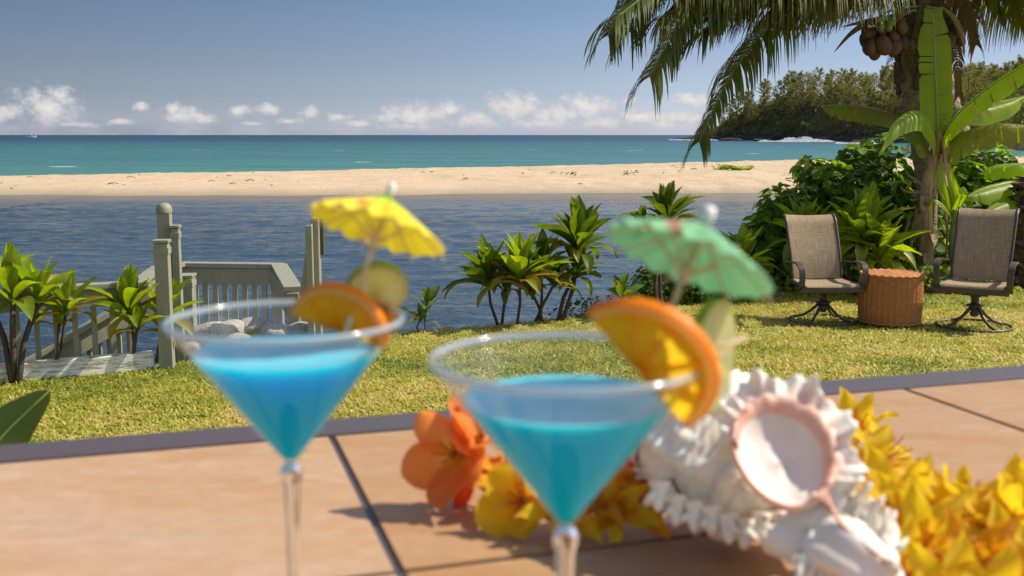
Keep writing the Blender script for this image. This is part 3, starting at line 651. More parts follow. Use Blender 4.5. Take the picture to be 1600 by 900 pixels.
def ti_plant(base, crowns_, label, seed, mt='ti', group=None, stem_r=.014, old=.12):
    base = Vector(base); root = empty('ti_plant', base, 0, label, 'plant', group); r = random.Random(seed)
    for (top, nl, Ll) in crowns_:
        top = Vector(top)-base; b0 = Vector((r.uniform(-.05, .05), r.uniform(-.04, .04), -.03))
        mid_ = b0.lerp(top, .5)+Vector((r.uniform(-.04, .04), r.uniform(-.03, .03), 0))
        MB().tube([b0, b0.lerp(mid_, .5), mid_, top], [stem_r*1.15, stem_r, stem_r*.95, stem_r*.8], 7).build('stem', M['bark'], root, smooth=True)
        ti_crown(root, top-Vector((0, 0, .02)), nl, Ll, seed*7+nl, mt, old); seed += 1
    return root
GT = 'ti plants by the picket fence'
g0 = gp(28, 600); Y = g0.y
ti_plant(g0, [(at(20, 462, Y), 20, .38), (at(60, 466, Y+.1), 15, .34), (at(-25, 450, Y+.1), 16, .38)], 'largest broad leaved ti plant at the far left by the white sill', 3, 'ti', GT, .022)
g0 = gp(86, 590); ti_plant(g0, [(at(104, 482, g0.y), 18, .30), (at(92, 505, g0.y), 7, .20)], 'ti plant with yellow lower leaves, second from the left edge', 14, 'ti', GT, .013, old=.3)
g0 = gp(207, 580); ti_plant(g0, [(at(203, 484, g0.y), 22, .34), (at(215, 510, g0.y), 9, .26)], 'upright ti plant in front of the fence left of the gate post', 25, 'ti', GT, .013)
g0 = at(256, 560, 8.1); ti_plant((g0.x, g0.y, 0), [(at(258, 495, 8.1), 20, .34)], 'ti plant half hidden behind the front gate post', 31, 'ti', GT, .014)
GM = 'ti plants at the lagoon edge in the middle'
g0 = gp(782, 508); Y = g0.y-.05
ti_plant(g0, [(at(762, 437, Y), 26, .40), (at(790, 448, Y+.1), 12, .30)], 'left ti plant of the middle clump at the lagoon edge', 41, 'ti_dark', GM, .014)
ti_plant(gp(799, 507), [(at(812, 432, Y-.05), 34, .44)], 'central ti plant of the middle clump, broadest crown and yellowing lower leaves', 52, 'ti', GM, .014, old=.35)
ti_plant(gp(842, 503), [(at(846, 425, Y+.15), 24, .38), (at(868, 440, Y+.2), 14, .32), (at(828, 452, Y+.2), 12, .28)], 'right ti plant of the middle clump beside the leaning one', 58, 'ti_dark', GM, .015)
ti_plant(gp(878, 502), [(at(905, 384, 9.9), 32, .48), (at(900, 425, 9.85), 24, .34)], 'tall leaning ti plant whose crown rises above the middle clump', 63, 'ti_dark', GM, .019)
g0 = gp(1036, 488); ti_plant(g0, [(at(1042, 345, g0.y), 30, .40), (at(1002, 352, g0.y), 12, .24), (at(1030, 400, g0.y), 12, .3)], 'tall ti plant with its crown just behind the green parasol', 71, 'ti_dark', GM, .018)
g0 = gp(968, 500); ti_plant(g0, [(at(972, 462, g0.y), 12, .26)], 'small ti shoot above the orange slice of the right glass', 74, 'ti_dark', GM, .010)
g0 = gp(662, 520); ti_plant(g0, [(at(657, 497, g0.y), 9, .20), (at(667, 475, g0.y), 7, .20)], 'small ti sapling alone at the lawn edge between the two glasses', 79, 'ti_dark', GM, .007)
g0 = gp(618, 522); ti_plant(g0, [(at(606, 470, g0.y), 12, .22), (at(600, 440, g0.y), 8, .18)], 'thin ti sapling behind the lime wheel of the left glass', 83, 'ti_dark', GM, .008)
GR = 'ti plants around the lawn chairs'
ti_plant(at(1170, 470, 11.3)*1.0, [(at(1160, 415, 11.3), 26, .48)], 'arching ti plant left of the lawn chairs, right of the green parasol', 91, 'ti', GR, .02)
ti_plant((at(1262, 460, 11.8).x, 11.8, 0), [(at(1262, 370, 11.8), 24, .48)], 'ti plant directly behind the left lawn chair', 96, 'ti', GR, .02)
ti_plant((at(1345, 460, 11.3).x, 11.3, 0), [(at(1345, 375, 11.3), 34, .56), (at(1375, 400, 11.2), 26, .50), (at(1325, 400, 11.4), 22, .5), (at(1360, 345, 11.6), 18, .45)], 'bushy ti clump behind the wicker drum table', 104, 'ti', GR, .02)

# ------------------------------------------------------------------ leafy shrubs of heart shaped leaves
def heart_mesh(name, s_, seed=0):
    V = [(0, 0, 0), (-.18, .32, .05), (.12, .52, .10), (.55, .40, .06), (1.0, 0, -.10), (.55, -.40, .06), (.12, -.52, .10), (-.18, -.32, .05), (.45, 0, -.03)]
    V = [Vector(v)*s_ for v in V]; Fs = [(0, 8, 2, 1), (8, 4, 3, 2), (0, 7, 6, 8), (8, 6, 5, 4)]
    me = bpy.data.meshes.new(name); me.from_pydata(V, [], Fs); me.update(); me.shade_smooth(); return me
HV = [heart_mesh('heart_leaf', 1.0), heart_mesh('heart_leaf', 1.0)]; HV[0].materials.append(M['hib']); HV[1].materials.append(M['hib_d'])
def shrub(label, lobes, nparts, nstuff, ls, seed, cat='shrub', name='sea_hibiscus', group=None, mats=('hib', 'hib_d'), shell=.75):
    r = np.random.RandomState(seed); c0 = Vector(lobes[0][0]); root = empty(name, (c0.x, c0.y, 0), 0, label, cat, group); ro = Vector((c0.x, c0.y, 0))
    tot = np.array([l[1][0]*l[1][2]+l[1][0]*l[1][1]*.5 for l in lobes]); tot = tot/tot.sum()
    hv = [bpy.data.meshes.new('x')]*0
    hm = heart_mesh('leaf', 1.0); hm.materials.append(M[mats[0]])
    def sample(outer):
        l = lobes[r.choice(len(lobes), p=tot)]; d_ = Vector((r.normal(), r.normal(), r.normal())).normalized()
        if outer and d_.y > .2: d_.y = -d_.y
        k = r.uniform(.92, 1.08) if outer else r.uniform(.25, 1.0)**.5
        nz = 1+.22*(r.rand()-.5)
        q = Vector((l[0][0]+d_.x*l[1][0]*k*nz, l[0][1]+d_.y*l[1][1]*k*nz, max(.03, l[0][2]+d_.z*l[1][2]*k*nz))); return q, d_
    def orient(d_):
        nrm = (d_*.9+Vector((r.normal()*.45, r.normal()*.45, .75+r.normal()*.35))).normalized()
        ax = (Vector((d_.x, d_.y, -.5))+Vector((r.normal()*.4, r.normal()*.4, r.normal()*.3))); ax = (ax-nrm*ax.dot(nrm)).normalized()
        return Matrix((ax, nrm.cross(ax), nrm)).transposed()
    for k in range(nparts):
        q, d_ = sample(True); R3 = orient(d_); o = bpy.data.objects.new('leaf', hm); COL.objects.link(o); o.parent = root
        o.matrix_local = Matrix.Translation(q-ro) @ R3.to_4x4() @ Matrix.Scale(ls*r.uniform(.8, 1.4), 4)
    V = []; Fs = []; hvv = [v.co.copy() for v in hm.vertices]; hf = [tuple(p_.vertices) for p_ in hm.polygons]
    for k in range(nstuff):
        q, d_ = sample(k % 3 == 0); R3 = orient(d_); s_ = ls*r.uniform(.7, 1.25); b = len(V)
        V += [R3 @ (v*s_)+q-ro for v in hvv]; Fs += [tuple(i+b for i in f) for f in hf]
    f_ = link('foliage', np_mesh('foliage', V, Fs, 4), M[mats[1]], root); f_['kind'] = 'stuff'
    mb = MB()
    for k in range(10):
        l = lobes[k % len(lobes)]; tp = Vector(l[0])+Vector((r.normal()*l[1][0]*.4, r.normal()*.2, l[1][2]*.5)); b0 = Vector((l[0][0]+r.normal()*.15, l[0][1]+r.normal()*.1, -.05))
        mb.tube([b0-ro, b0.lerp(tp, .5)-ro+Vector((r.normal()*.08, 0, 0)), tp-ro], [.02, .015, .008], 5)
    mb.build('branches', M['bark'], root); return root
def lobe(px, py, Y, rx, ry, rz): return (at(px, py, Y), (rx, ry, rz))
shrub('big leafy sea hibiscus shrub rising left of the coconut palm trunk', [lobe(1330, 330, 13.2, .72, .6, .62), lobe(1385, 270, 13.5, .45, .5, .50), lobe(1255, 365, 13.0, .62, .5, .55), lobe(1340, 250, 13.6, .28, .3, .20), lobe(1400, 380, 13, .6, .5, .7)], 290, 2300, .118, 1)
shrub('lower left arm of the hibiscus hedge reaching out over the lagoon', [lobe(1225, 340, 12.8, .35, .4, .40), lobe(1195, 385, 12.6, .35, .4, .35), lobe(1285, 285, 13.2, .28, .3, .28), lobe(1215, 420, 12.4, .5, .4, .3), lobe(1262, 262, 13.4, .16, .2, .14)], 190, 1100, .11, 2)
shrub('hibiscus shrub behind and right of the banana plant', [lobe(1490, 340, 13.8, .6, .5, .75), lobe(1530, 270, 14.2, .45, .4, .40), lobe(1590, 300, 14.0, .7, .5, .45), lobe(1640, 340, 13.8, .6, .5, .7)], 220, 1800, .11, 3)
shrub('dark small leaved shrub under the green parasol', [lobe(1060, 440, 11.0, .42, .35, .34), lobe(1110, 455, 11.2, .45, .35, .28), lobe(1020, 455, 10.9, .25, .3, .25), lobe(1050, 405, 11.2, .25, .25, .22)], 0, 4200, .042, 4, name='small_leaved_shrub', mats=('shr', 'hib_d'))
shrub('low dark planting along the back of the lawn behind the chairs', [lobe(1180, 455, 12.2, .9, .4, .30), lobe(1300, 450, 12.2, .9, .4, .35), lobe(1420, 445, 12.3, .9, .5, .35), lobe(1540, 440, 12.4, .9, .5, .45)], 0, 3600, .085, 5, name='border_planting', mats=('shr', 'hib_d'))
# ground cover, dead leaves and mulch at the foot of the hedge
rs = np.random.RandomState(77); mb = MB()
for k in range(1500):
    x = rs.uniform(1.6, 7.2); y = rs.uniform(11.6, 13.0); L = rs.uniform(.05, .22); a = rs.uniform(0, 2*pi); z = rs.uniform(.01, .10); w_ = L*rs.uniform(.08, .3)
    dv = Vector((cos(a), sin(a), rs.uniform(-.2, .5)))*L; sv = Vector((-sin(a), cos(a), .3))*w_; c = Vector((x, y, z))
    mb.add([c-dv*.5-sv*.2, c+sv, c+dv*.5, c-sv], [(0, 1, 2, 3)])
tag(mb.build('leaf_litter', simple('litter', (.20, .12, .06), .9, c2=(.06, .04, .025), scale=6)), 'brown dead leaves lying under the hedge behind the chairs', 'leaf litter', kind='stuff')
V = []; Fs = []
for k in range(2600):
    x = rs.uniform(1.5, 5.3) if k % 2 else rs.normal(4.6, .5); y = rs.uniform(11.45, 12.1); c = Vector((x, y, rs.uniform(.01, .16)*(1+.8*sin(x*3)))); e = rs.uniform(.018, .045)
    nrm = Vector((rs.normal()*.6, rs.normal()*.6-.3, 1)).normalized(); ax = nrm.cross(Vector((rs.normal(), rs.normal(), 0))).normalized(); bx = nrm.cross(ax); i = len(V)
    V += [c-ax*e, c+bx*e*.7, c+ax*e, c-bx*e*.7]; Fs.append((i, i+1, i+2, i+3))
tag(link('ground_cover', np_mesh('gc', V, Fs, 4), M['ti']), 'bright green ground cover edging the lawn behind the chairs', 'ground cover', kind='stuff')
# tufts at the lawn edge by the middle clump
V = []; Fs = []
for k in range(220):
    c0 = gp(rs.choice([905, 925, 915]), 500); x = c0.x+rs.normal()*.15; y = min(float(edge_y(x))-.03, 11)+rs.normal()*.05; c = Vector((x, y, rs.uniform(.0, .16))); e = rs.uniform(.012, .03)
    nrm = Vector((rs.normal()*.6, rs.normal()*.6-.3, 1)).normalized(); ax = nrm.cross(Vector((rs.normal(), rs.normal(), 0))).normalized(); bx = nrm.cross(ax); i = len(V)
    V += [c-ax*e, c+bx*e*.7, c+ax*e, c-bx*e*.7]; Fs.append((i, i+1, i+2, i+3))
tag(link('edge_weeds', np_mesh('ew', V, Fs, 4), M['shr']), 'small green weeds along the lagoon edge of the lawn', 'weeds', kind='stuff')
me = rock_mesh('hedge_stone', 51, 3, (1, .7, .6), .3); me.materials.append(M['rock'])
for i, (px, py, Y, s_, lb) in enumerate([(1425, 428, 11.9, .16, 'pale stone under the hedge between the drum table and the banana stem'), (1470, 432, 11.9, .2, 'pale mossy stone at the foot of the banana stem'), (1402, 448, 11.8, .1, 'small stone behind the right edge of the drum table')]):
    o = bpy.data.objects.new('stone', me); COL.objects.link(o); q = at(px, py, Y); o.location = (q.x, Y, max(.03, q.z-.04)); o.scale = (s_,)*3; o.rotation_euler.z = i*2; tag(o, lb, 'stone', 'stones under the hedge')

# ------------------------------------------------------------------ blade leaves with a midrib (banana)
def banana_leaf(root, pts, Wd, m_, seed, side=(0, 0, 1), droop=.5, tears=5, blunt=.0, n=26, w0=.03):
    """pts: midrib control points in world space; side: rough sideways direction of the blade"""
    r = random.Random(seed); ro = Vector(root.location); V = []; Fs = []; K = 9; P_ = []; side = Vector(side)
    tr_ = [set(), set()]
    for s_ in (0, 1):
        for _ in range(tears): tr_[s_].add(r.randrange(3, n-1))
    rows = []
    def row(f, s_, jag):
        c = crom(pts, f); tng = (crom(pts, min(1, f+.02))-crom(pts, max(0, f-.02))).normalized()
        sv = (side-tng*side.dot(tng)).normalized()*(1 if s_ == 0 else -1); nrm = sv.cross(tng)
        if nrm.z < 0: nrm = -nrm
        prof = min(1, (f/.14)**.7)*(1 if f < .72 else max(blunt, 1-((f-.72)/.28)**2.0)); w_ = max(w0*.5, Wd/2*prof)*(1-jag)
        out_ = []
        for j in range(K):
            g_ = j/(K-1); dr = -droop*w_*g_*g_; out_.append(c+sv*w_*g_*(1-.25*droop*g_)+Vector((0, 0, dr))+nrm*(sin(g_*pi)*w_*.10)+tng*g_*w_*.18)
        return out_
    for s_ in (0, 1):
        for i in range(n):
            j0 = .0; j1 = .0
            if i in tr_[s_]: j0 = r.uniform(.0, .12)
            if i+1 in tr_[s_]: j1 = r.uniform(.02, .2)
            A_ = row(i/n+(.0 if i not in tr_[s_] else 0.10/n), s_, j0); B_ = row((i+1)/n-(.0 if i+1 not in tr_[s_] else 0.10/n), s_, j1)
            # strips share the midrib; blades part from each other only at the tears
            b = len(V); V += [v-ro for v in A_+B_]; Fs += [(b+k, b+k+1, b+K+k+1, b+K+k) for k in range(K-1)]
    me = bpy.data.meshes.new('leaf'); me.from_pydata(V, [], Fs); uv = me.uv_layers.new(name='UVMap')
    uvs = np.zeros((len(me.loops), 2), np.float32)
    for pl in me.polygons:
        for li in pl.loop_indices: vi = me.loops[li].vertex_index; uvs[li] = ((vi//K)/(2*n)*2, (vi % K)*.01)
    uv.data.foreach_set('uv', uvs.ravel())
    bm = bmesh.new(); bm.from_mesh(me); bmesh.ops.remove_doubles(bm, verts=bm.verts, dist=.0004); bm.to_mesh(me); bm.free()
    me.shade_smooth(); o = link('leaf', me, M[m_], root)
    rr = [.022*(1-.8*k/12)*Wd/.4 for k in range(13)]
    MB().tube([crom(pts, k/12)-ro-Vector((0, 0, .004)) for k in range(13)], rr, 7).build('midrib', M['banrib'], o, smooth=True); return o
def P(*a): return [at(*q) for q in a]
ban = empty('banana_plant', (at(1450, 440, 12.0).x, 12.0, 0), 0, 'tall banana plant with broad yellow green leaves beside the coconut palm trunk', 'plant')
bo = Vector(ban.location)
sp_ = [Vector((bo.x-.02, 12, -.05)), at(1447, 380, 12), at(1447, 300, 12), at(1462, 240, 12), at(1468, 205, 12)]
MB().tube([crom(sp_, k/16)-bo for k in range(17)], [.090-.0022*k for k in range(17)], 14).build('stem', M['banstem'], ban, smooth=True)
rs_ = random.Random(3)
for k in range(9):   # papery sheaths peeling from the stem
    f = .12+.09*k; c = crom(sp_, f)-bo; a = rs_.uniform(-2.6, -.4); L = rs_.uniform(.12, .35); ax = Vector((cos(a), sin(a), 0)); sd_ = Vector((-sin(a), cos(a), 0))
    mb = MB(); q0 = c+ax*.125
    mb.add([q0-sd_*.05, q0+sd_*.05, q0+ax*.015+sd_*.06-Vector((0, 0, L*.5)), q0+ax*.02-sd_*.04-Vector((0, 0, L*.5)), q0+ax*.06+sd_*.02-Vector((0, 0, L)), q0+ax*.05-sd_*.03-Vector((0, 0, L*.9))], [(0, 1, 2, 3), (3, 2, 4, 5)])
    mb.build('sheath', M['banstem'], ban)
banana_leaf(ban, P((1466, 225, 12), (1464, 170, 11.95), (1461, 95, 11.9), (1458, 14, 11.9)), .37, 'ban', 1, (1, 0, 0), .05, 5, .55)
banana_leaf(ban, P((1462, 235, 12), (1455, 198, 11.8), (1432, 176, 11.5), (1402, 192, 11.2), (1378, 232, 11.0)), .33, 'ban', 2, (.4, 1, .3), .9, 2, .4)
banana_leaf(ban, P((1450, 240, 12), (1432, 205, 12.1), (1385, 175, 12.3), (1330, 164, 12.5), (1284, 165, 12.6)), .38, 'ban_old', 3, (0, 1, .2), .9, 9, .1)
banana_leaf(ban, P((1470, 228, 12), (1488, 190, 11.9), (1530, 150, 11.7), (1575, 118, 11.6), (1625, 88, 11.5)), .40, 'ban', 4, (.35, .7, .45), .75, 6, .3)
banana_leaf(ban, P((1472, 240, 12), (1500, 212, 11.9), (1545, 196, 11.8), (1600, 196, 11.7), (1680, 212, 11.6)), .40, 'ban_old', 5, (0, 1, .15), 1.1, 11, .3)
banana_leaf(ban, P((1470, 225, 12), (1495, 175, 12.2), (1545, 165, 12.4), (1600, 150, 12.5)), .32, 'ban', 6, (.2, .9, .5), .9, 4, .3)
yb = empty('young_banana', (at(1488, 440, 12.2).x, 12.2, 0), 0, 'young banana shoot with pale upright leaves just right of the banana stem', 'plant')
yo = Vector(yb.location); MB().tube([Vector((0, 0, -.05)), at(1490, 380, 12.2)-yo, at(1491, 325, 12.2)-yo], [.06, .05, .03], 10).build('stem', M['banrib'], yb, smooth=True)
banana_leaf(yb, P((1491, 335, 12.2), (1484, 300, 12.15), (1474, 270, 12.1), (1468, 238, 12.1)), .24, 'ban', 11, (1, .2, 0), .1, 0, .1)
banana_leaf(yb, P((1491, 335, 12.2), (1500, 312, 12.1), (1506, 292, 12.1)), .12, 'ban', 12, (1, 0, 0), .2, 0, .1)
banana_leaf(yb, P((1491, 350, 12.2), (1478, 325, 12.0), (1462, 312, 11.9), (1450, 318, 11.8)), .14, 'ban', 13, (.3, 1, 0), .6, 0, .1)
banana_leaf(yb, P((1493, 350, 12.2), (1508, 326, 12.0), (1530, 318, 11.9)), .12, 'ban', 14, (.2, 1, 0), .4, 1, .1)
rb = empty('banana_plant', (at(1590, 440, 12.8).x, 12.8, 0), 0, 'lower banana plant at the right edge with long arching leaves', 'plant')
rbo = Vector(rb.location); MB().tube([Vector((.6, 0, -.05)), at(1640, 330, 12.8)-rbo], [.09, .06], 10).build('stem', M['banstem'], rb, smooth=True)
banana_leaf(rb, P((1650, 330, 12.8), (1600, 288, 12.5), (1555, 290, 12.2), (1512, 306, 12.0)), .40, 'ban', 21, (0, 1, .2), .8, 2, .1)
banana_leaf(rb, P((1650, 330, 12.8), (1610, 265, 12.9), (1570, 258, 13), (1535, 268, 13.1)), .34, 'ban', 22, (0, 1, .2), .7, 3, .1)
banana_leaf(rb, P((1650, 335, 12.8), (1610, 312, 12.3), (1570, 315, 11.9), (1540, 330, 11.7)), .28, 'ban', 23, (0, 1, .2), .7, 1, .1)
# withered leaves hanging round the banana stem
for k, q in enumerate([[(1440, 290), (1422, 275), (1414, 266)], [(1438, 300), (1420, 300), (1405, 292)], [(1420, 340), (1408, 385), (1402, 425)], [(1432, 325), (1425, 370), (1428, 420)], [(1400, 320), (1385, 345), (1375, 352)], [(1475, 330), (1481, 372), (1476, 410)]]):
    pts = [at(a, b, 11.95) for a, b in q]; o = MB().tube([crom(pts, j/8)-bo+Vector((.01*sin(j), 0, 0)) for j in range(9)], [.012, .016, .018, .018, .016, .014, .012, .01, .004], 5).build('withered_leaf', M['palm_dead'], ban)

# ------------------------------------------------------------------ coconut palm
palm = empty('coconut_palm', (at(1440, 440, 12.6).x, 12.6, 0), 0, 'coconut palm with drooping fronds and nut clusters above the lawn chairs', 'tree')
po_ = Vector(palm.location)
tk = [Vector((po_.x+.02, 12.6, -.1)), at(1449, 330, 12.6), at(1440, 230, 12.5), at(1424, 130, 12.4), at(1428, 40, 12.3), at(1436, -20, 12.3)]
mb = MB(); nT = 60; vs = []
for i in range(nT+1):
    f = i/nT; c = crom(tk, f)-po_; r_ = (.102+.030*f)*(1+.05*(i % 2))
    for k in range(16): a = 2*pi*k/16; rr = r_*(1+.10*(random.Random(i*17+k).random()-.5)); vs.append(c+Vector((cos(a)*rr, sin(a)*rr, 0)))
mb.add(vs, [(i*16+k, i*16+(k+1) % 16, (i+1)*16+(k+1) % 16, (i+1)*16+k) for i in range(nT) for k in range(16)]).build('trunk', M['palmtrunk'], palm)
rs_ = random.Random(8)
for k in range(34):   # old leaf bases clasping the upper trunk
    f = .56+.44*k/34; c = crom(tk, f)-po_; a = k*2.4; ax = Vector((cos(a), sin(a), 0)); sd_ = Vector((-sin(a), cos(a), 0)); L = rs_.uniform(.16, .34); w_ = rs_.uniform(.06, .10)
    q0 = c+ax*.13; q1 = c+ax*(.19+rs_.uniform(0, .05))+Vector((0, 0, L))
    MB().add([q0-sd_*w_, q0+sd_*w_, q1-sd_*w_*.4, q1+sd_*w_*.4, q0+ax*.035-sd_*w_*.9-Vector((0, 0, .04)), q0+ax*.035+sd_*w_*.9-Vector((0, 0, .04)), q1+ax*.02-sd_*w_*.3, q1+ax*.02+sd_*w_*.3], [(0, 1, 3, 2), (4, 6, 7, 5), (0, 4, 5, 1), (2, 3, 7, 6), (0, 2, 6, 4), (1, 5, 7, 3)]).build('leaf_base', M['palmboot'], palm)
mb = MB()
for k in range(420):
    f = rs_.uniform(.55, 1); c = crom(tk, f)-po_; a = rs_.uniform(0, 2*pi); q = c+Vector((cos(a), sin(a), 0))*.15; L = rs_.uniform(.05, .22)
    mb.tube([q, q+Vector((cos(a)*L*.5, sin(a)*L*.5, -L*.2)), q+Vector((cos(a)*L*.8, sin(a)*L*.8, -L))], [.004, .003, .001], 3)
o = mb.build('trunk_fibres', M['palmboot'], palm); o['kind'] = 'stuff'
def frond(pts, Lm, seed, m_='palm', nlf=96, hang=1.0, rr=.03, start=.14):
    Lm *= 1.35; nlf = int(nlf*1.25)
    r = random.Random(seed)
    o = MB().tube([crom(pts, k/24)-po_ for k in range(25)], [rr*(1-.85*k/24) for k in range(25)], 7).build('frond', M['banrib'] if m_ != 'palm_dead' else M['palm_dead'], palm, smooth=True)
    V = []; Fs = []
    for i in range(nlf):
        f = start+(1-start)*(i/nlf)**.95
        c = crom(pts, f); tg = (crom(pts, min(1, f+.02))-crom(pts, max(0, f-.02))).normalized()
        sd_ = tg.cross(Vector((0, 0, 1))); sd_ = sd_.normalized() if sd_.length > .1 else Vector((0, 1, 0)); up = sd_.cross(tg)
        pl = Lm*(.35+.65*sin(min(1, (f-start)/(1-start)*1.15+.12)*pi)**.6) if f < .92 else Lm*.45
        for s_ in (-1, 1):
            L = pl*r.uniform(.82, 1.12); d_ = (sd_*s_*.8+tg*(.28+.5*f*f)+up*.12+Vector((r.uniform(-.1, .1), r.uniform(-.1, .1), r.uniform(-.12, .08)))).normalized()
            w_ = .0125*r.uniform(.8, 1.2); q = c.copy(); b = len(V); nn = 6; wax = tg
            for j in range(nn+1):
                g_ = j/nn; ww = w_*(1-g_**2.2)*(.6+.4*min(1, g_*5))+.0012
                fl = (wax-d_*wax.dot(d_)).normalized()
                V += [q-fl*ww-po_, q+fl*ww-po_]; q = q+d_*(L/nn)
                d_ = (d_+Vector((0, 0, -1))*hang*(.30+.34*g_)).normalized()
            Fs += [(b+2*j, b+2*j+1, b+2*j+3, b+2*j+2) for j in range(nn)]
    l = link('leaflets', np_mesh('leaflets', V, Fs, 4), M[m_], o); l['kind'] = 'stuff'; return o
C0 = (1436, -12)
def fr(seed, Y, *px, L=.8, m_='palm', hang=1.0, nlf=96, rr=.03):
    n_ = len(px); pts = [at(C0[0], C0[1], 12.3)]+[at(a, b, 12.3+(Y-12.3)*(i+1)/n_) for i, (a, b) in enumerate(px)]
    return frond(pts, L, seed, m_, nlf, hang, rr)
fr(1, 11.2, (1360, -2), (1270, -2), (1190, 55), (1135, 130), (1092, 222), L=.62, nlf=110, rr=.026)
fr(2, 10.6, (1340, -110), (1200, -110), (1090, -10), (1015, 120), L=.85, nlf=110)
fr(3, 10.9, (1320, -140), (1150, -150), (1020, -60), (950, 55), L=.75)
fr(4, 11.6, (1340, -70), (1230, -75), (1120, -20), (1050, 80), L=.75, nlf=100)
fr(5, 11.0, (1330, -120), (1180, -130), (1060, -60), (985, 50), L=.8)
fr(21, 10.8, (1350, -40), (1250, -52), (1130, -25), (1030, 30), L=.8, nlf=110)
fr(22, 11.4, (1350, -20), (1260, -25), (1170, 0), (1100, 50), L=.75, nlf=100)
fr(23, 10.4, (1330, -80), (1200, -90), (1060, -40), (960, 30), L=.8, nlf=110)
fr(24, 12.4, (1370, -20), (1310, -15), (1250, 5), (1215, 40), L=.6)
fr(25, 12.9, (1500, -30), (1550, -25), (1600, 10), (1640, 70), L=.8)
fr(6, 12.8, (1350, -50), (1260, -45), (1170, 5), L=.65)
fr(17, 11.3, (1350, -60), (1260, -70), (1170, -40), (1110, 30), L=.75)
fr(18, 11.0, (1350, -90), (1240, -105), (1130, -60), (1060, 10), L=.8, nlf=110)
fr(19, 11.8, (1370, -40), (1310, -50), (1250, -20), (1205, 20), L=.6)
fr(7, 13.2, (1500, -80), (1570, -80), (1640, -10), (1690, 90), L=.85)
fr(8, 12.2, (1500, -60), (1560, -60), (1610, -10), (1650, 80), L=.75)
fr(9, 11.6, (1510, -110), (1600, -120), (1690, -40), (1760, 60), L=.9)
fr(14, 12.5, (1480, -20), (1510, 10), (1525, 70), L=.4, m_='palm_dead', nlf=50)
fr(15, 12.6, (1470, 10), (1492, 70), (1498, 150), L=.22, m_='palm_dead', nlf=40, rr=.02)
fr(16, 12.0, (1480, -60), (1530, -40), (1560, 10), L=.5)
# spathes
for k, q in enumerate([[(1420, 20), (1385, 28), (1350, 34), (1316, 42)], [(1415, 30), (1360, 36), (1330, 52), (1303, 82)], [(1470, 10), (1490, 28), (1503, 58), (1507, 90)]]):
    pts = [at(a, b, 12.0) for a, b in q]; MB().tube([crom(pts, j/10)-po_ for j in range(11)], [.012, .018, .026, .032, .034, .032, .028, .022, .016, .009, .002], 8).build('spathe', M['palmboot'] if k < 2 else M['palm_dead'], palm, smooth=True)
for q in ([(1440, 10), (1408, 12), (1380, 22), (1362, 40)], [(1440, 15), (1415, 20), (1398, 40), (1392, 60)], [(1445, 10), (1475, 15), (1495, 30), (1502, 48)]):
    pts = [at(a, b, 12.1) for a, b in q]; MB().tube([crom(pts, j/8)-po_ for j in range(9)], .014, 6).build('fruit_stalk', M['banrib'], palm, smooth=True)
def nut(px, py, Y, s_, m_):
    bm = bmesh.new(); bmesh.ops.create_uvsphere(bm, u_segments=14, v_segments=10, radius=1)
    for v in bm.verts:
        a = atan2(v.co.y, v.co.x); k = 1+.10*cos(3*a); v.co = Vector((v.co.x*k*.82, v.co.y*k*.82, v.co.z*(1.05+.12*(v.co.z < 0))))
    me = bpy.data.meshes.new('coconut'); bm.to_mesh(me); bm.free(); o = link('coconut', me, M[m_], palm, True)
    o.location = at(px, py, Y)-po_; o.scale = (s_*.082,)*3; r_ = random.Random(px*py); o.rotation_euler = (r_.uniform(-.5, .5), r_.uniform(-.5, .5), r_.uniform(0, 3))
for px, py, s_, Y in [(1357, 52, 1.2, 12.0), (1376, 50, 1.2, 12.1), (1360, 72, 1.25, 11.95), (1380, 70, 1.3, 11.9), (1352, 62, 1.05, 12.1), (1395, 58, 1.25, 12.05), (1398, 74, 1.2, 12.0), (1368, 80, 1.1, 12.0), (1410, 66, 1.1, 12.1), (1408, 42, 1.0, 12.0), (1404, 22, .9, 11.95)]: nut(px, py, Y, s_, 'coco')
for px, py, s_, Y in [(1372, 34, .7, 11.9), (1382, 30, .7, 11.95), (1388, 40, .75, 11.9), (1376, 42, .65, 11.85), (1394, 32, .7, 11.95)]: nut(px, py, Y, s_, 'cocog')
for px, py, s_, Y in [(1497, 46, 1.1, 12.2), (1482, 62, 1.1, 12.15), (1486, 38, 1.0, 12.3), (1500, 62, .9, 12.3), (1476, 80, .7, 12.2)]: nut(px, py, Y, s_, 'coco')
# the leaning trunk behind and the rough trunk at the right edge
lp = empty('leaning_palm', (at(1560, 420, 15).x, 15, 0), 0, 'thick grey leaning palm trunk behind the banana plant', 'tree'); lo_ = Vector(lp.location)
pts = [Vector((lo_.x+.35, 15, -.1)), at(1545, 330, 15), at(1512, 262, 14.8), at(1482, 195, 14.6), at(1462, 120, 14.4), at(1455, 20, 14.3)]
mb = MB(); vs = []
for i in range(71):
    f = i/70; c = crom(pts, f)-lo_; tg = (crom(pts, min(1, f+.02))-crom(pts, max(0, f-.02))).normalized(); x_ = tg.cross(Vector((0, 1, 0))).normalized(); y_ = tg.cross(x_); r_ = (.24-.03*f)*(1+.06*(i % 3 == 0))
    for k in range(16): a = 2*pi*k/16; vs.append(c+(x_*cos(a)+y_*sin(a))*r_)
mb.add(vs, [(i*16+k, i*16+(k+1) % 16, (i+1)*16+(k+1) % 16, (i+1)*16+k) for i in range(70) for k in range(16)]).build('trunk', M['palmtrunk'], lp)
rt = empty('stumpy_palm', (at(1600, 460, 12.0).x, 12.0, 0), 0, 'dark shaggy palm trunk ringed with old leaf bases at the right edge', 'tree')
MB().tube([(0, 0, -.1), (0, 0, .6), (.03, 0, 1.25)], [.17, .16, .15], 14).build('trunk', M['palmboot'], rt)
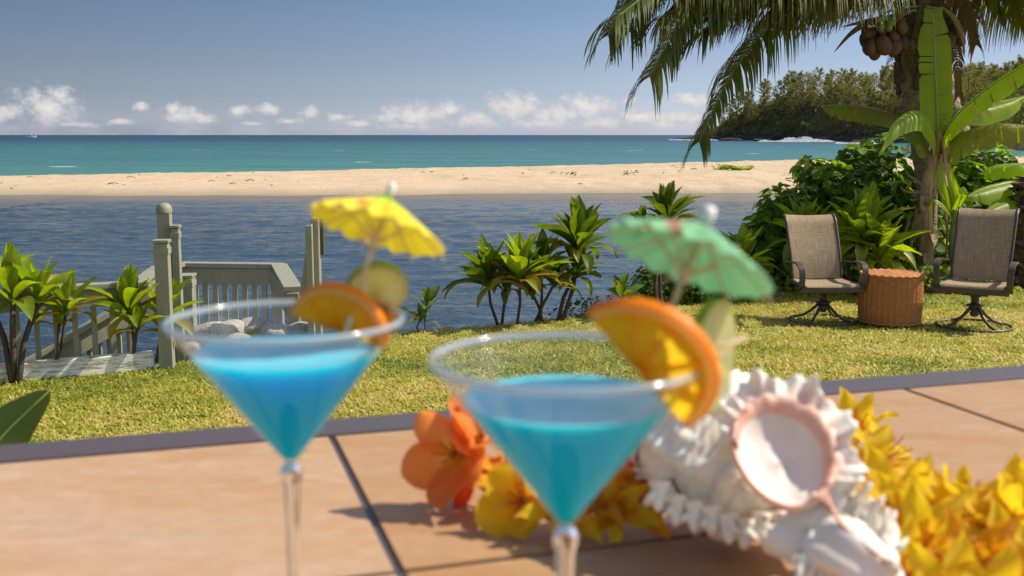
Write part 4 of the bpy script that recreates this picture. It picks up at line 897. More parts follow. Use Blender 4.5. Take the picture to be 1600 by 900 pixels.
for k in range(60):
    z = .02+1.15*k/60; a = k*2.4; ax = Vector((cos(a), sin(a), 0)); sd_ = Vector((-sin(a), cos(a), 0)); q0 = Vector((0, 0, z))+ax*.14; q1 = q0+ax*.10+Vector((0, 0, .035))
    MB().add([q0-sd_*.09-Vector((0, 0, .03)), q0+sd_*.09-Vector((0, 0, .03)), q1-sd_*.06, q1+sd_*.06, q0-sd_*.09+Vector((0, 0, .05)), q0+sd_*.09+Vector((0, 0, .05))], [(0, 1, 3, 2), (2, 3, 5, 4), (0, 2, 4), (1, 5, 3)]).build('leaf_base', M['palmboot'], rt)
hk = empty('husk_heap', (at(1478, 462, 11.5).x, 11.5, .0), 0, 'heap of dark dry coconut husks on the grass left of the right chair', 'husks'); hk.name = 'coconut_husk_heap'
for k in range(5):
    me = rock_mesh('husk', 60+k, 2, (1, .7, .6), .4); o = link('husk', me, M['palmboot'], hk); o.location = (-.12+.07*k, .03*(k % 2), .05+.03*(k % 2)); o.scale = (.10, .09, .08); o.rotation_euler.z = k
# ------------------------------------------------------------------ lawn chairs and wicker drum
m, t, out = mat('sling_fabric'); uvn = t.new('ShaderNodeUVMap').outputs[0]; s = t.new('ShaderNodeSeparateXYZ'); t.l.new(uvn, s.inputs[0])
def stripes(v, f): return t.math('FRACT', t.math('MULTIPLY', v, f))
a = t.math('GREATER_THAN', stripes(s.outputs[0], 44), .5); b = t.math('GREATER_THAN', stripes(s.outputs[1], 62), .5)
na = t.noise(t.mapv(uvn, (30, 1.2, 1)), 3, 3); nb = t.noise(t.mapv(uvn, (1.2, 40, 1)), 3, 3)
cc = t.mix(t.rng(t.math('ADD', na, nb), .8, 1.2), (.33, .225, .125), (.64, .47, .285)); cc = t.mix(t.math('MULTIPLY', t.math('ADD', a, b), .18), cc, (.12, .085, .055))
p = pbsdf(t, Base_Color=cc, Roughness=.75); tr = t.new('ShaderNodeBsdfTranslucent'); t.put(tr.inputs[0], cc); mx = t.new('ShaderNodeMixShader'); mx.inputs[0].default_value = .2
t.l.new(p.outputs[0], mx.inputs[1]); t.l.new(tr.outputs[0], mx.inputs[2]); t.l.new(mx.outputs[0], out.inputs[0]); M['sling'] = m
M['frame'] = simple('bronze_frame', (.085, .060, .045), .42, c2=(.06, .042, .032), scale=20, bumps=.1)
def sling(name, prof, wid, parent, th=.006, sag=.012):
    V = []; n = 10; rows = len(prof)
    for side in (0, 1):
        for i, (y, z, wf) in enumerate(prof):
            p0 = prof[max(i-1, 0)]; p1 = prof[min(i+1, rows-1)]; dy, dz = p1[0]-p0[0], p1[1]-p0[1]; l = math.hypot(dy, dz); ny, nz = -dz/l, dy/l
            for j in range(n+1):
                u = j/n*2-1; sg = sag*(1-u*u)+(th if side else 0); V.append((u*wid/2*wf, y-ny*sg, z-nz*sg))
    Fs = []; o_ = rows*(n+1)
    for i in range(rows-1):
        for j in range(n):
            a_ = i*(n+1)+j; Fs.append((a_, a_+1, a_+n+2, a_+n+1)); Fs.append((a_+o_, a_+n+1+o_, a_+n+2+o_, a_+1+o_))
    me = bpy.data.meshes.new(name); me.from_pydata(V, [], Fs); uv = me.uv_layers.new(name='UVMap')
    for pl in me.polygons:
        for li in pl.loop_indices: vi = me.loops[li].vertex_index % o_; uv.data[li].uv = ((vi % (n+1))/n, (vi//(n+1))/(rows-1)*(1.3 if rows > 9 else .9))
    me.shade_smooth(); return link(name, me, M['sling'], parent)
def chair(loc, rz, label):
    e = empty('swivel_lawn_chair', loc, rz, label, 'chair', 'sling swivel chairs on the lawn'); fr_ = M['frame']
    rec = radians(21); W2 = .255
    bk = []
    for i in range(15):
        f = i/14; y = .20+sin(rec)*.72*f; z = .43+cos(rec)*.72*f
        if f > .86: q = (f-.86)/.14; y += .055*q*q; z -= .02*q*q
        y += -.018*sin(f*pi*1.6); bk.append((y, z, .93+.05*f))
    sling('back_sling', bk, .50, e)
    st_ = [(-.26, .405, 1.05), (-.245, .432, 1.05), (-.20, .436, 1.05), (-.10, .430, 1.04), (.0, .424, 1.03), (.10, .424, 1.0), (.19, .430, .97)]
    sling('seat_sling', st_, .50, e)
    for sx in (-1, 1):
        MB().tube([(sx*W2*(.95+.03*i/14), y+.004, z) for i, (y, z, w_) in enumerate(bk)], .014, 8).build('back_frame', fr_, e, smooth=True)
        MB().tube([(sx*W2*w_, y, z-.012) for y, z, w_ in st_], .015, 8).build('seat_rail', fr_, e, smooth=True)
        ax = sx*(W2+.045)
        pts = [Vector(q) for q in [(ax, -.20, .375), (ax, -.245, .42), (ax, -.262, .52), (ax+sx*.005, -.235, .60), (ax+sx*.008, -.16, .635), (ax+sx*.005, -.02, .632), (ax, .12, .615), (ax-sx*.015, .26, .60)]]
        mb = MB(); vs = []; n_ = 24       # wide flat arm with a rolled front
        for i in range(n_+1):
            c = crom(pts, i/n_); tg = (crom(pts, min(1, i/n_+.02))-crom(pts, max(0, i/n_-.02))).normalized(); nn = tg.cross(Vector((1, 0, 0))).normalized()
            for (u_, v_) in ((-1, -1), (-1, 1), (1, 1), (1, -1)): vs.append(c+Vector((.026*u_, 0, 0))+nn*.009*v_)
        mb.add(vs, [(i*4+k, i*4+(k+1) % 4, (i+1)*4+(k+1) % 4, (i+1)*4+k) for i in range(n_) for k in range(4)]+[(0, 1, 2, 3), (n_*4, n_*4+3, n_*4+2, n_*4+1)]).build('armrest', fr_, e)
        MB().tube([(ax, -.20, .38), (sx*W2, -.15, .385), (sx*.2, -.05, .37)], .013, 7).build('arm_bracket', fr_, e, smooth=True)
    MB().bar((-.30, -.225, .375), (.30, -.225, .375), .055, .055).build('front_rail', fr_, e, bevel=.01)
    MB().bar((-.27, .20, .40), (.27, .20, .40), .03, .04).build('rear_rail', fr_, e, bevel=.008)
    MB().bar((-.27, -.0, .37), (.27, -.0, .37), .05, .03).build('cross_rail', fr_, e, bevel=.006)
    mb = MB()
    for sx in (-1, 1): mb.tube([(sx*.12, -.16, .355), (sx*.13, 0, .335), (sx*.12, .14, .355)], .014, 7)
    mb.box((0, 0, .325), (.22, .16, .03)); mb.build('rocker_spring', fr_, e)
    MB().lathe([(0, .335), (.05, .33), (.055, .30), (.034, .285), (.034, .235), (.052, .225), (.075, .215), (.075, .205), (.036, .195), (.030, .16), (.042, .14), (.030, .11), (0, .10)], 24).build('swivel_column', fr_, e, smooth=True)
    for k in range(4):
        a_ = pi/4+k*pi/2; c_, s_ = cos(a_), sin(a_)
        MB().tube([(c_*r_, s_*r_, z) for r_, z in [(.03, .20), (.07, .165), (.13, .105), (.20, .055), (.27, .030), (.315, .026)]], [.016, .016, .014, .013, .012, .012], 8).build('leg', fr_, e, smooth=True)
    mb = MB(); mb.tube([(cos(2*pi*k/40)*.315, sin(2*pi*k/40)*.315, .022) for k in range(41)], .013, 8, caps=False); mb.build('base_ring', fr_, e, smooth=True)
    return e
g0 = gp(1285, 503); chair((g0.x, g0.y, 0), radians(3), 'brown sling swivel chair left of the wicker drum table').scale = (.96, .96, .89)
g1 = gp(1521, 512); chair((g1.x, g1.y, 0), radians(-31), 'brown sling swivel chair right of the wicker drum table, nearer of the two').scale = (1.0, 1.0, .965)
# woven drum
g2 = gp(1390, 507); dr = empty('wicker_drum', (g2.x, g2.y+.02, 0), 0, 'round orange brown wicker drum table standing on the lawn between the two chairs', 'table')
M['wick'] = simple('wicker', (.58, .25, .085), .6, c2=(.36, .13, .04), scale=20, detail=4, spec=.35, stretch=(1, 1, 7), bumps=.5, bdist=.004)
NU, NV = 132, 46; H_ = .44; R_ = .264; V = []
for j in range(NV*2+1):
    z = .025+H_*j/(NV*2); 
    for i in range(NU*2):
        a_ = 2*pi*i/(NU*2); row_ = j//2; st_ = i//4; wv = cos(pi*i/2.0)*((-1)**row_)*.0045 if j % 2 else 0
        bar_ = .006 if i % 8 < 2 else 0
        rr = R_+wv+bar_+(.005 if j % 2 else -.002)+.010*sin(pi*j/(NV*2))-.0; V.append((cos(a_)*rr, sin(a_)*rr, z))
n2u = NU*2; Fs = [(j*n2u+i, j*n2u+(i+1) % n2u, (j+1)*n2u+(i+1) % n2u, (j+1)*n2u+i) for j in range(NV*2) for i in range(n2u)]
link('woven_side', np_mesh('side', V, Fs, 4), M['wick'], dr)
V = []; Fs = []; nr_ = 44
for j in range(nr_+1):
    rr = .004+(R_+.004)*j/nr_; zz_ = .025+H_+.012+(.003 if j % 2 else -.001)-(.012*(j/nr_)**12)
    for i in range(n2u): a_ = 2*pi*i/n2u; V.append((cos(a_)*rr, sin(a_)*rr, zz_+.0016*cos(pi*i/2.0)*((-1)**(j//2))))
Fs = [(j*n2u+i, j*n2u+(i+1) % n2u, (j+1)*n2u+(i+1) % n2u, (j+1)*n2u+i) for j in range(nr_) for i in range(n2u)]
link('woven_top', np_mesh('top', V, Fs, 4), M['wick'], dr)
for z in (.035, .025+H_+.004):
    mb = MB(); mb.tube([(cos(2*pi*k/120)*(R_+.008+.003*cos(k*1.3)), sin(2*pi*k/120)*(R_+.008+.003*cos(k*1.3)), z+.006*sin(k*1.3)) for k in range(121)], .009, 6, caps=False); mb.build('braided_rim', M['wick'], dr, smooth=True)
for k in range(4):
    a_ = pi/4+.5+k*pi/2; MB().lathe([(.02, 0), (.022, .03), (0, .03)], 10, c=(cos(a_)*.23, sin(a_)*.23, 0)).build('foot', M['wick'], dr)
MB().tube([(.02, -.27, .0), (.02, -.27, .03)], .016, 8).build('foot', M['wick'], dr)

# ------------------------------------------------------------------ tiled table
ZT = CAMZ-.267; YAW = radians(17.23)
tb = empty('tiled_table', (0, 0, 0), YAW, 'large tan stone tile table with dark metal frame in the foreground', 'table')
m, t, out = mat('slate_tile'); po = posw(t); inf = t.new('ShaderNodeObjectInfo').outputs['Random']
off = t.new('ShaderNodeVectorMath', operation='ADD'); t.l.new(po, off.inputs[0]); cx = t.new('ShaderNodeCombineXYZ'); t.l.new(t.math('MULTIPLY', inf, 37), cx.inputs[0]); t.l.new(cx.outputs[0], off.inputs[1])
v = off.outputs[0]; n1_ = t.noise(t.mapv(v, (1, 2.2, 1)), 5.5, 6, .62, dist=.6); n2_ = t.noise(v, 60, 5, .7); n3 = t.noise(t.mapv(v, (1, 3, 1), (0, 0, .5)), 14, 5, .6, dist=1.2)
cc = t.ramp(n1_, [(.28, (.51, .355, .255)), (.45, (.55, .36, .225)), (.6, (.52, .315, .175)), (.75, (.46, .27, .145))])
cc = t.mix(t.rng(n3, .54, .62, 0, .35), cc, (.62, .47, .34)); cc = t.mix(t.rng(n2_, .4, .75, 0, .25), cc, (.28, .16, .09))
cc = t.mix(1, cc, t.new('ShaderNodeObjectInfo').outputs['Color'], 'MULTIPLY')
p = pbsdf(t, Base_Color=cc, Roughness=.62); p.inputs['Specular IOR Level'].default_value = .35
t.l.new(t.bump(t.math('ADD', n3, t.math('MULTIPLY', n2_, .3)), .35, .0025), p.inputs['Normal']); t.l.new(p.outputs[0], out.inputs[0]); M['tile'] = m
M['trim'] = simple('table_trim', (.088, .066, .070), .45, c2=(.075, .055, .058), scale=300, bumps=.06, bdist=.0004)
us = [-.487, -.184, .119, .422, .725, 1.028]; vs_ = [.932, .618, .304, -.01]; G = .0062
for i in range(5):
    for j in range(3):
        a0, a1, b0, b1 = us[i]+G/2, us[i+1]-G/2, vs_[j+1]+G/2, vs_[j]-G/2
        o = MB().box((0, 0, 0), (a1-a0, b1-b0, .011)).build('tile', M['tile'], tb, bevel=.0012); o.color = [(.91, .88, .84, 1), (.89, .86, .82, 1), (.80, .71, .58, 1), (.77, .68, .54, 1), (.77, .69, .56, 1)][i]; o.location = ((a0+a1)/2, (b0+b1)/2, ZT-.0055)
MB().box(((us[0]+us[-1])/2, (vs_[0]+vs_[-1])/2, ZT-.0085), (us[-1]-us[0]+.002, vs_[0]-vs_[-1]+.002, .0115)).build('grout_bed', M['trim'], tb)
tw = .054
for nm, c, sz_ in [('frame_rail', ((us[0]+us[-1])/2, .932+tw/2, ZT-.012), (us[-1]-us[0]+2*tw, tw, .026)), ('frame_rail', ((us[0]+us[-1])/2, -.01-tw/2, ZT-.012), (us[-1]-us[0]+2*tw, tw, .026)),
                   ('frame_rail', (us[0]-tw/2, .461, ZT-.012), (tw, .942, .026)), ('frame_rail', (us[-1]+tw/2, .461, ZT-.012), (tw, .942, .026))]:
    MB().box(c, sz_).build(nm, M['trim'], tb, bevel=.003)
PZ = ZT-.90
for u_ in (us[0], us[-1]):
    for v_ in (.0, .92): MB().box((u_, v_, (PZ+ZT-.026)/2), (.06, .06, ZT-.026-PZ)).build('leg', M['trim'], tb, bevel=.004)
mb = MB(); mb.box((.25, -1.6, PZ/2-.05), (5.0, 5.4, PZ+.1)); pt = mb.build('patio', simple('patio_concrete', (.42, .38, .33), .85, scale=8), bevel=.01); pt.rotation_euler.z = YAW; tag(pt, kind='structure')
def T(u_, v_, z=0.0): return Vector((u_*cos(YAW)-v_*sin(YAW), u_*sin(YAW)+v_*cos(YAW), ZT+z))

# ------------------------------------------------------------------ martini glasses and blue drinks
def thin_glass():
    m, t, out = mat('thin_glass'); lw = t.new('ShaderNodeLayerWeight'); lw.inputs[0].default_value = .5
    fa = t.math('ADD', t.math('MULTIPLY', t.math('POWER', lw.outputs['Facing'], 5.0), .62), .03)
    tr = t.new('ShaderNodeBsdfTransparent'); tr.inputs[0].default_value = (.985, .995, 1, 1); gl = t.new('ShaderNodeBsdfGlossy'); gl.inputs['Roughness'].default_value = .02
    gl.inputs[0].default_value = (.9, .94, 1, 1)
    mx = t.new('ShaderNodeMixShader'); t.l.new(fa, mx.inputs[0]); t.l.new(tr.outputs[0], mx.inputs[1]); t.l.new(gl.outputs[0], mx.inputs[2]); t.l.new(mx.outputs[0], out.inputs[0]); return m
M['thin'] = thin_glass()
m, t, out = mat('solid_glass'); gl = t.new('ShaderNodeBsdfGlass'); gl.inputs['IOR'].default_value = 1.47; gl.inputs['Roughness'].default_value = .01; gl.inputs[0].default_value = (.97, .985, 1, 1); t.l.new(gl.outputs[0], out.inputs[0]); M['solid'] = m
m, t, out = mat('blue_liquid'); p = pbsdf(t, Base_Color=(.0, .51, 1.0, 1), Roughness=.25, IOR=1.33); p.inputs['Specular IOR Level'].default_value = 0
p.inputs['Subsurface Weight'].default_value = 1; p.inputs['Subsurface Radius'].default_value = (.02, .60, 1.0); p.inputs['Subsurface Scale'].default_value = .035; p.inputs['Subsurface Anisotropy'].default_value = .3
t.l.new(p.outputs[0], out.inputs[0]); M['blue'] = m
m, t, out = mat('rim_glass'); p = pbsdf(t, Base_Color=(.80, .92, 1.0, 1), Roughness=.12, IOR=1.5, Coat_Weight=1.0); p.inputs['Transmission Weight'].default_value = .75; t.l.new(p.outputs[0], out.inputs[0]); M['rimglass'] = m
RIM = .0575; HG = .1765; BD = .072
m, t, out = mat('drink_surface'); p = pbsdf(t, Base_Color=(.12, .62, .82, 1), Roughness=.15, IOR=1.33); p.inputs['Subsurface Weight'].default_value = .6; p.inputs['Subsurface Radius'].default_value = (.05, .75, 1.0); p.inputs['Subsurface Scale'].default_value = .02
t.l.new(p.outputs[0], out.inputs[0]); M['bluetop'] = m
def glass(c, hh, label, dlabel, lvl=.77):
    e = empty('martini_glass', c, 0, label, 'glass', 'martini glasses on the table'); zb = hh-BD
    # bowl: outer wall then inner wall, one closed shell
    out_ = [(.0030, zb-.003)]+[(.0030+(RIM-.0030)*f, zb+(BD-.0012)*f) for f in np.linspace(.06, 1, 22)]
    inn = [(RIM-.0013-(RIM-.0018-.0)*f, hh-.0012-(BD-.0035)*f) for f in np.linspace(0, 1, 22)]
    bowl = MB().lathe([(0, zb-.004)]+out_+inn[:-1]+[(0, inn[-1][1])], 96).build('bowl', M['thin'], e, smooth=True)
    mb = MB(); mb.tube([(cos(2*pi*k/96)*(RIM-.0006), sin(2*pi*k/96)*(RIM-.0006), hh) for k in range(97)], .0016, 10, caps=False); mb.build('rim', M['rimglass'], e, smooth=True)
    MB().lathe([(0, zb-.0002), (.0034, zb-.0012), (.0054, zb-.0045), (.0056, zb-.008), (.0042, zb-.013), (.0036, zb-.03), (.0034, .05), (.0036, .02), (.006, .0085), (.0, .0085)], 32).build('stem', M['solid'], e, smooth=True)
    MB().lathe([(0, .0083), (.006, .0078), (.012, .0050), (.034, .0022), (.0355, .0012), (.034, 0), (0, .0002)], 64).build('foot', M['solid'], e, smooth=True)
    # drink
    ri = lambda z: .0030+(RIM-.0030)*((z-zb)/(BD-.0012))-.0006
    zl = hh-(1-lvl)*BD; z0 = zb+.0016
    prof = [(0, z0-.0006)]+[(max(.0006, ri(z)-.0003), z) for z in np.linspace(z0, zl, 16)]
    top = [(ri(zl)-.0003, zl), (ri(zl)-.0014, zl-.0003), (ri(zl)*.6, zl-.0005), (0, zl-.0005)]
    d_ = empty('blue_cocktail', (c[0], c[1], c[2]+z0), 0, dlabel, 'drink', 'blue cocktails')
    mb = MB().lathe([(r_, z-z0) for r_, z in prof], 96); mb.lathe([(r_, z-z0) for r_, z in top], 96, mi=1)
    o = mb.build('liquid', [M['blue'], M['bluetop']], d_); bm = bmesh.new(); bm.from_mesh(o.data); bmesh.ops.remove_doubles(bm, verts=bm.verts, dist=1e-5); bm.to_mesh(o.data); bm.free(); o.data.shade_smooth()
    return e
GL = Vector((-.1112, .5154, ZT)); GR_ = Vector((.0231, .4372, ZT))
glass(GL, CAMZ-.0902-ZT, 'left martini glass, farther one, under the yellow parasol', 'bright blue drink in the left martini glass', .79)
glass(GR_, CAMZ-.0934-ZT, 'right martini glass, nearer one, under the green parasol', 'bright blue drink in the right martini glass', .77)
ZRL = CAMZ-.0902; ZRR = CAMZ-.0934

# ------------------------------------------------------------------ citrus garnish
def fruitmat(name, c, c2, scale=120, ss=.4, trans=.0, rough=.35, bumps=.3, rad=(1, .5, .1)):
    m, t, out = mat(name); n = t.noise(t.mapv(objc(t), (1, 1, 1)), scale, 4, .6); cc = t.mix(t.rng(n, .3, .7), c, c2)
    p = pbsdf(t, Base_Color=cc, Roughness=rough); p.inputs['Subsurface Weight'].default_value = ss; p.inputs['Subsurface Scale'].default_value = .02; p.inputs['Subsurface Radius'].default_value = rad
    t.l.new(t.bump(n, bumps, .0012), p.inputs['Normal'])
    if trans:
        tr = t.new('ShaderNodeBsdfTranslucent'); t.put(tr.inputs[0], cc); mx = t.new('ShaderNodeMixShader'); mx.inputs[0].default_value = trans
        t.l.new(p.outputs[0], mx.inputs[1]); t.l.new(tr.outputs[0], mx.inputs[2]); t.l.new(mx.outputs[0], out.inputs[0])
    else: t.l.new(p.outputs[0], out.inputs[0])
    return m
M['o_rind'] = fruitmat('orange_rind', (1.0, .40, .01), (1.0, .34, .006), 500, .0, .45); M['o_pith'] = fruitmat('orange_pith', (.98, .80, .34), (.96, .72, .24), 300, .0, .7); M['o_flesh'] = fruitmat('orange_flesh', (1.0, .68, .03), (1.0, .56, .015), 260, .0, .85)
M['l_rind'] = fruitmat('lime_rind', (.30, .44, .02), (.22, .36, .015), 400, .3, .2, rad=(.6, 1, .1)); M['l_pith'] = fruitmat('lime_pith', (.98, .95, .68), (.95, .92, .60), 300, .0, .7); M['l_flesh'] = fruitmat('lime_flesh', (1.0, .96, .62), (.97, .92, .54), 240, .0, .80)
def citrus(name, label, cat, c, ex, ey, R, th, a0, a1, nseg, mm, group=None):
    """slice in the plane (ex, ey) about c; a0..a1 degrees"""
    ex = Vector(ex).normalized(); ey = Vector(ey); ey = (ey-ex*ey.dot(ex)).normalized(); ez = ex.cross(ey)
    e = empty(name, c, 0, label, cat, group); full = a1-a0 >= 359
    e.matrix_world = Matrix((( ex.x, ey.x, ez.x, c[0]), (ex.y, ey.y, ez.y, c[1]), (ex.z, ey.z, ez.z, c[2]), (0, 0, 0, 1)))
    def ring(r0, r1, hz, n, bulge=0.0, aa0=a0, aa1=a1):
        mb = MB(); vs = []; K = []
        prof = [(r0, -hz), (r1-bulge, -hz), (r1, -hz*.5), (r1, hz*.5), (r1-bulge, hz), (r0, hz)]
        for i in range(n+1):
            a_ = radians(aa0+(aa1-aa0)*i/n)
            for r_, z in prof: vs.append((cos(a_)*r_, sin(a_)*r_, z))
        k_ = len(prof); fs = [(i*k_+j, i*k_+(j+1) % k_, (i+1)*k_+(j+1) % k_, (i+1)*k_+j) for i in range(n) for j in range(k_)]
        fs += [tuple(range(k_)), tuple(n*k_+k_-1-j for j in range(k_))]; return mb.add(vs, fs)
    n = int((a1-a0)/6); fs_ = 1 if ez.dot(Vector((0, 0, CAMZ))-Vector(c)) > 0 else -1   # pulp on the face that looks over the table
    ring(R*.955, R, th/2, n, .0006).build('rind', mm[0], e, smooth=False); ring(R*.86, R*.953, th/2-.0002, n).build('pith', mm[1], e)
    ns_ = nseg; 
    for k in range(ns_):
        s0 = a0+(a1-a0)*k/ns_+1.0; s1 = a0+(a1-a0)*(k+1)/ns_-1.0; mb = MB(); am = radians((s0+s1)/2); ap = Vector((cos(am), sin(am), 0))*R*.07; m_ = 8
        hz = fs_*(th/2-.0006); top = [ap+Vector((0, 0, hz))]+[Vector((cos(radians(s0+(s1-s0)*i/m_))*R*.87, sin(radians(s0+(s1-s0)*i/m_))*R*.87, hz)) for i in range(m_+1)]
        cen = sum(top, Vector())/len(top)+Vector((0, 0, .0008*fs_)); nn = len(top)
        mb.add(top+[cen], [(i, (i+1) % nn, nn) for i in range(nn)]).build('segment', mm[2], e, smooth=True)
    # pale walls between the segments
    mb = MB()
    for k in range(ns_+(0 if full else 1)):
        a_ = radians(a0+(a1-a0)*k/ns_); d_ = Vector((cos(a_), sin(a_), 0)); mb.bar(d_*R*.02, d_*R*.87, .0007, th-.0003)
    mb.build('membrane', mm[2], e); return e
OM = (M['o_rind'], M['o_pith'], M['o_flesh']); LM = (M['l_rind'], M['l_pith'], M['l_flesh'])
# right glass: half orange slice slit over the rim, cut edge facing the drink
def frame3(pa, pb, pm): # chord ends and a point the arc passes towards
    c = (pa+pb)/2; return c, (pb-pa).normalized(), (pm-c)
pa = at(917, 480, .420); pb = at(1080, 668, .425); c = (pa+pb)/2; R = (pb-pa).length/2; v_ = ray(1030, 520).normalized()
ex = (pb-pa).normalized(); nrm0 = -v_; nrm0 = (nrm0-ex*nrm0.dot(ex)).normalized(); ey0 = nrm0.cross(ex); ey0 = -ey0 if ey0.z < 0 else ey0
ey = (ey0*.84+nrm0*.54); R *= .97
citrus('orange_slice', 'half orange slice slit over the rim of the right glass', 'orange slice', c, ex, ey, R, .0058, 0, 180, 5, OM)
# lime slice of the right glass: thin wheel seen nearly edge on
pc = at(1110, 558, .455); citrus('lime_slice', 'pale lime slice hanging behind the orange on the right glass', 'lime slice', pc, (.06, 0, 1), (.52, .85, 0), .0262, .0042, 0, 360, 9, LM)
# left glass
pa = at(454, 486, .535); pb = at(606, 540, .53); c = (pa+pb)/2; R = (pb-pa).length/2; v_ = ray(530, 490).normalized(); ex = (pb-pa).normalized(); nrm0 = -v_; nrm0 = (nrm0-ex*nrm0.dot(ex)).normalized(); ey0 = nrm0.cross(ex); ey0 = -ey0 if ey0.z < 0 else ey0
citrus('orange_slice', 'half orange slice lying across the rim of the left glass', 'orange slice', c, ex, ey0*.80+nrm0*.60, R*.98, .0060, 0, 180, 5, OM)
pc = at(588, 452, .545); citrus('lime_slice', 'pale lime wheel with green rind standing on the left glass', 'lime slice', pc, (1, .30, 0), (0, -.60, 1), .0168, .0050, 0, 360, 9, LM)
pc = at(566, 507, .548); citrus('orange_wedge', 'second orange piece behind the first in the left glass', 'orange slice', pc, (1, .5, -.35), (.3, 0, 1), .0175, .006, 10, 190, 5, OM)
wood = simple('pick_wood', (.78, .58, .38), .6, scale=200)
M['pick'] = wood
o = MB().tube([at(1085, 560, .455), at(1166, 526, .46)], [.0011, .0009], 8).build('cocktail_pick', wood, smooth=True); tag(o, 'pale wooden pick poking out to the right of the lime slice', 'pick')

# ------------------------------------------------------------------ paper parasols
def paper(name, base, spots, centre, seed):
    m, t, out = mat(name); oc = objc(t); s = t.new('ShaderNodeSeparateXYZ'); t.l.new(oc, s.inputs[0])
    rr = t.math('SQRT', t.math('ADD', t.math('MULTIPLY', s.outputs[0], s.outputs[0]), t.math('MULTIPLY', s.outputs[1], s.outputs[1])))
    n = t.noise(oc, 60, 4, .6); cc = t.mix(t.rng(n, .3, .7), base, tuple(x*.82 for x in base))
    if centre: cc = t.mix(t.rng(t.math('ADD', rr, t.math('MULTIPLY', t.math('SUBTRACT', n, .5), .01)), .006, .017), centre, cc)
    vo = t.new('ShaderNodeTexVoronoi'); vo.inputs['Scale'].default_value = 62; of = t.mapv(oc, (1, 1, .2)); t.l.new(of, vo.inputs['Vector'])
    sc_ = t.new('ShaderNodeSeparateColor'); t.l.new(vo.outputs['Color'], sc_.inputs[0])
    d_ = t.math('LESS_THAN', vo.outputs['Distance'], .34); g_ = t.math('GREATER_THAN', sc_.outputs[0], .55); ring_ = t.math('MULTIPLY', t.math('GREATER_THAN', rr, .009), t.math('LESS_THAN', rr, .027))
    cc = t.mix(t.math('MULTIPLY', t.math('MULTIPLY', d_, g_), t.math('MULTIPLY', ring_, .85)), cc, spots)
    p = pbsdf(t, Base_Color=cc, Roughness=.7); tr = t.new('ShaderNodeBsdfTranslucent'); t.put(tr.inputs[0], cc); mx = t.new('ShaderNodeMixShader'); mx.inputs[0].default_value = .28
    t.l.new(p.outputs[0], mx.inputs[1]); t.l.new(tr.outputs[0], mx.inputs[2]); t.l.new(mx.outputs[0], out.inputs[0]); return m
def parasol(apex, axis, R, dep, stick, label, pm, roll=0.0, tipr=.0022, tipl=.008):
    axis = Vector(axis).normalized(); e = empty('paper_parasol', apex-axis*stick, 0, label, 'parasol', 'paper cocktail parasols'); q = axis.to_track_quat('Z', 'Y')
    e.rotation_mode = 'QUATERNION'; e.rotation_quaternion = q @ Euler((0, 0, roll)).to_quaternion(); z1 = stick
    NR = 16; V = [(0, 0, z1)]; rings = 8
    for j in range(1, rings+1):
        f = j/rings
        for i in range(NR*4):
            a_ = 2*pi*i/(NR*4); ph = (i % 4)/4.0; k_ = 1-.022*f*sin(ph*pi); V.append((cos(a_)*R*f*k_, sin(a_)*R*f*k_, z1-dep*f**1.12+.0016*f*(1 if i % 4 == 0 else 0)+(.0010*sin(i*1.7))*f))
    nn = NR*4; Fs = [(0, 1+i, 1+(i+1) % nn) for i in range(nn)]+[(1+j*nn+i, 1+(j+1)*nn+i, 1+(j+1)*nn+(i+1) % nn, 1+j*nn+(i+1) % nn) for j in range(rings-1) for i in range(nn)]
    me = bpy.data.meshes.new('canopy'); me.from_pydata(V, [], Fs); link('canopy', me, pm, e)
    MB().tube([(0, 0, -.0), (0, 0, z1-.001)], .0013, 10).build('stick', M['pick'], e, smooth=True)
    for i in range(8):
        a_ = 2*pi*i/8; c_, s_ = cos(a_), sin(a_)
        MB().bar((c_*.002, s_*.002, z1-.0022), (c_*R*1.06, s_*R*1.06, z1-dep*1.06-.0008), .0009, .0006).build('rib', M['pick'], e)
        MB().bar((c_*.002, s_*.002, z1-dep*1.25), (c_*R*.55, s_*R*.55, z1-dep*.58), .0009, .0006).build('strut', M['pick'], e)
    MB().lathe([(0, z1-dep*1.45), (.0026, z1-dep*1.45), (.0030, z1-dep*1.1), (0, z1-dep*1.1)], 14).build('collar', M['pick'], e, smooth=True)
    MB().lathe([(0, z1-.0005), (tipr*1.0, z1), (tipr, z1+tipl*.75), (tipr*.7, z1+tipl*.95), (0, z1+tipl)], 16).build('tip', simple('white_tip', (.88, .85, .82), .5), e, smooth=True)
    for k in range(5):
        a_ = k*1.256+.3; rr = R*.68; MB().lathe([(0, .0006), (.0011, .0004), (.0013, 0), (.0011, -.0004), (0, -.0006)], 10, c=(cos(a_)*rr, sin(a_)*rr, z1-dep*.66+.0012)).build('glue_dot', bpy.data.materials.get('white_tip'), e, smooth=True)
    return e
def axis_for(p1, p2, Y1, away):   # screen direction p2->p1 at depth Y1, leaning away by the given slope
    A_ = at(p1[0], p1[1], Y1); B_ = at(p2[0], p2[1], Y1); d_ = (A_-B_).normalized(); return A_, (d_+Vector((0, away, 0))).normalized()
ap, ax = axis_for((607, 308), (578, 412), .548, .36)
parasol(ap, ax, .0362, .0195, .072, 'yellow paper parasol with orange spots stuck in the left glass', paper('yellow_paper', (.90, .74, .03), (.88, .24, .03), (.42, .68, .02), 1), .2)
ap, ax = axis_for((1100, 350), (1042, 476), .455, .32)
parasol(ap, ax, .0375, .0185, .070, 'green paper parasol with red spots stuck in the right glass', paper('green_paper', (.22, .53, .26), (.45, .05, .05), None, 2), .15, tipr=.0034, tipl=.0085)

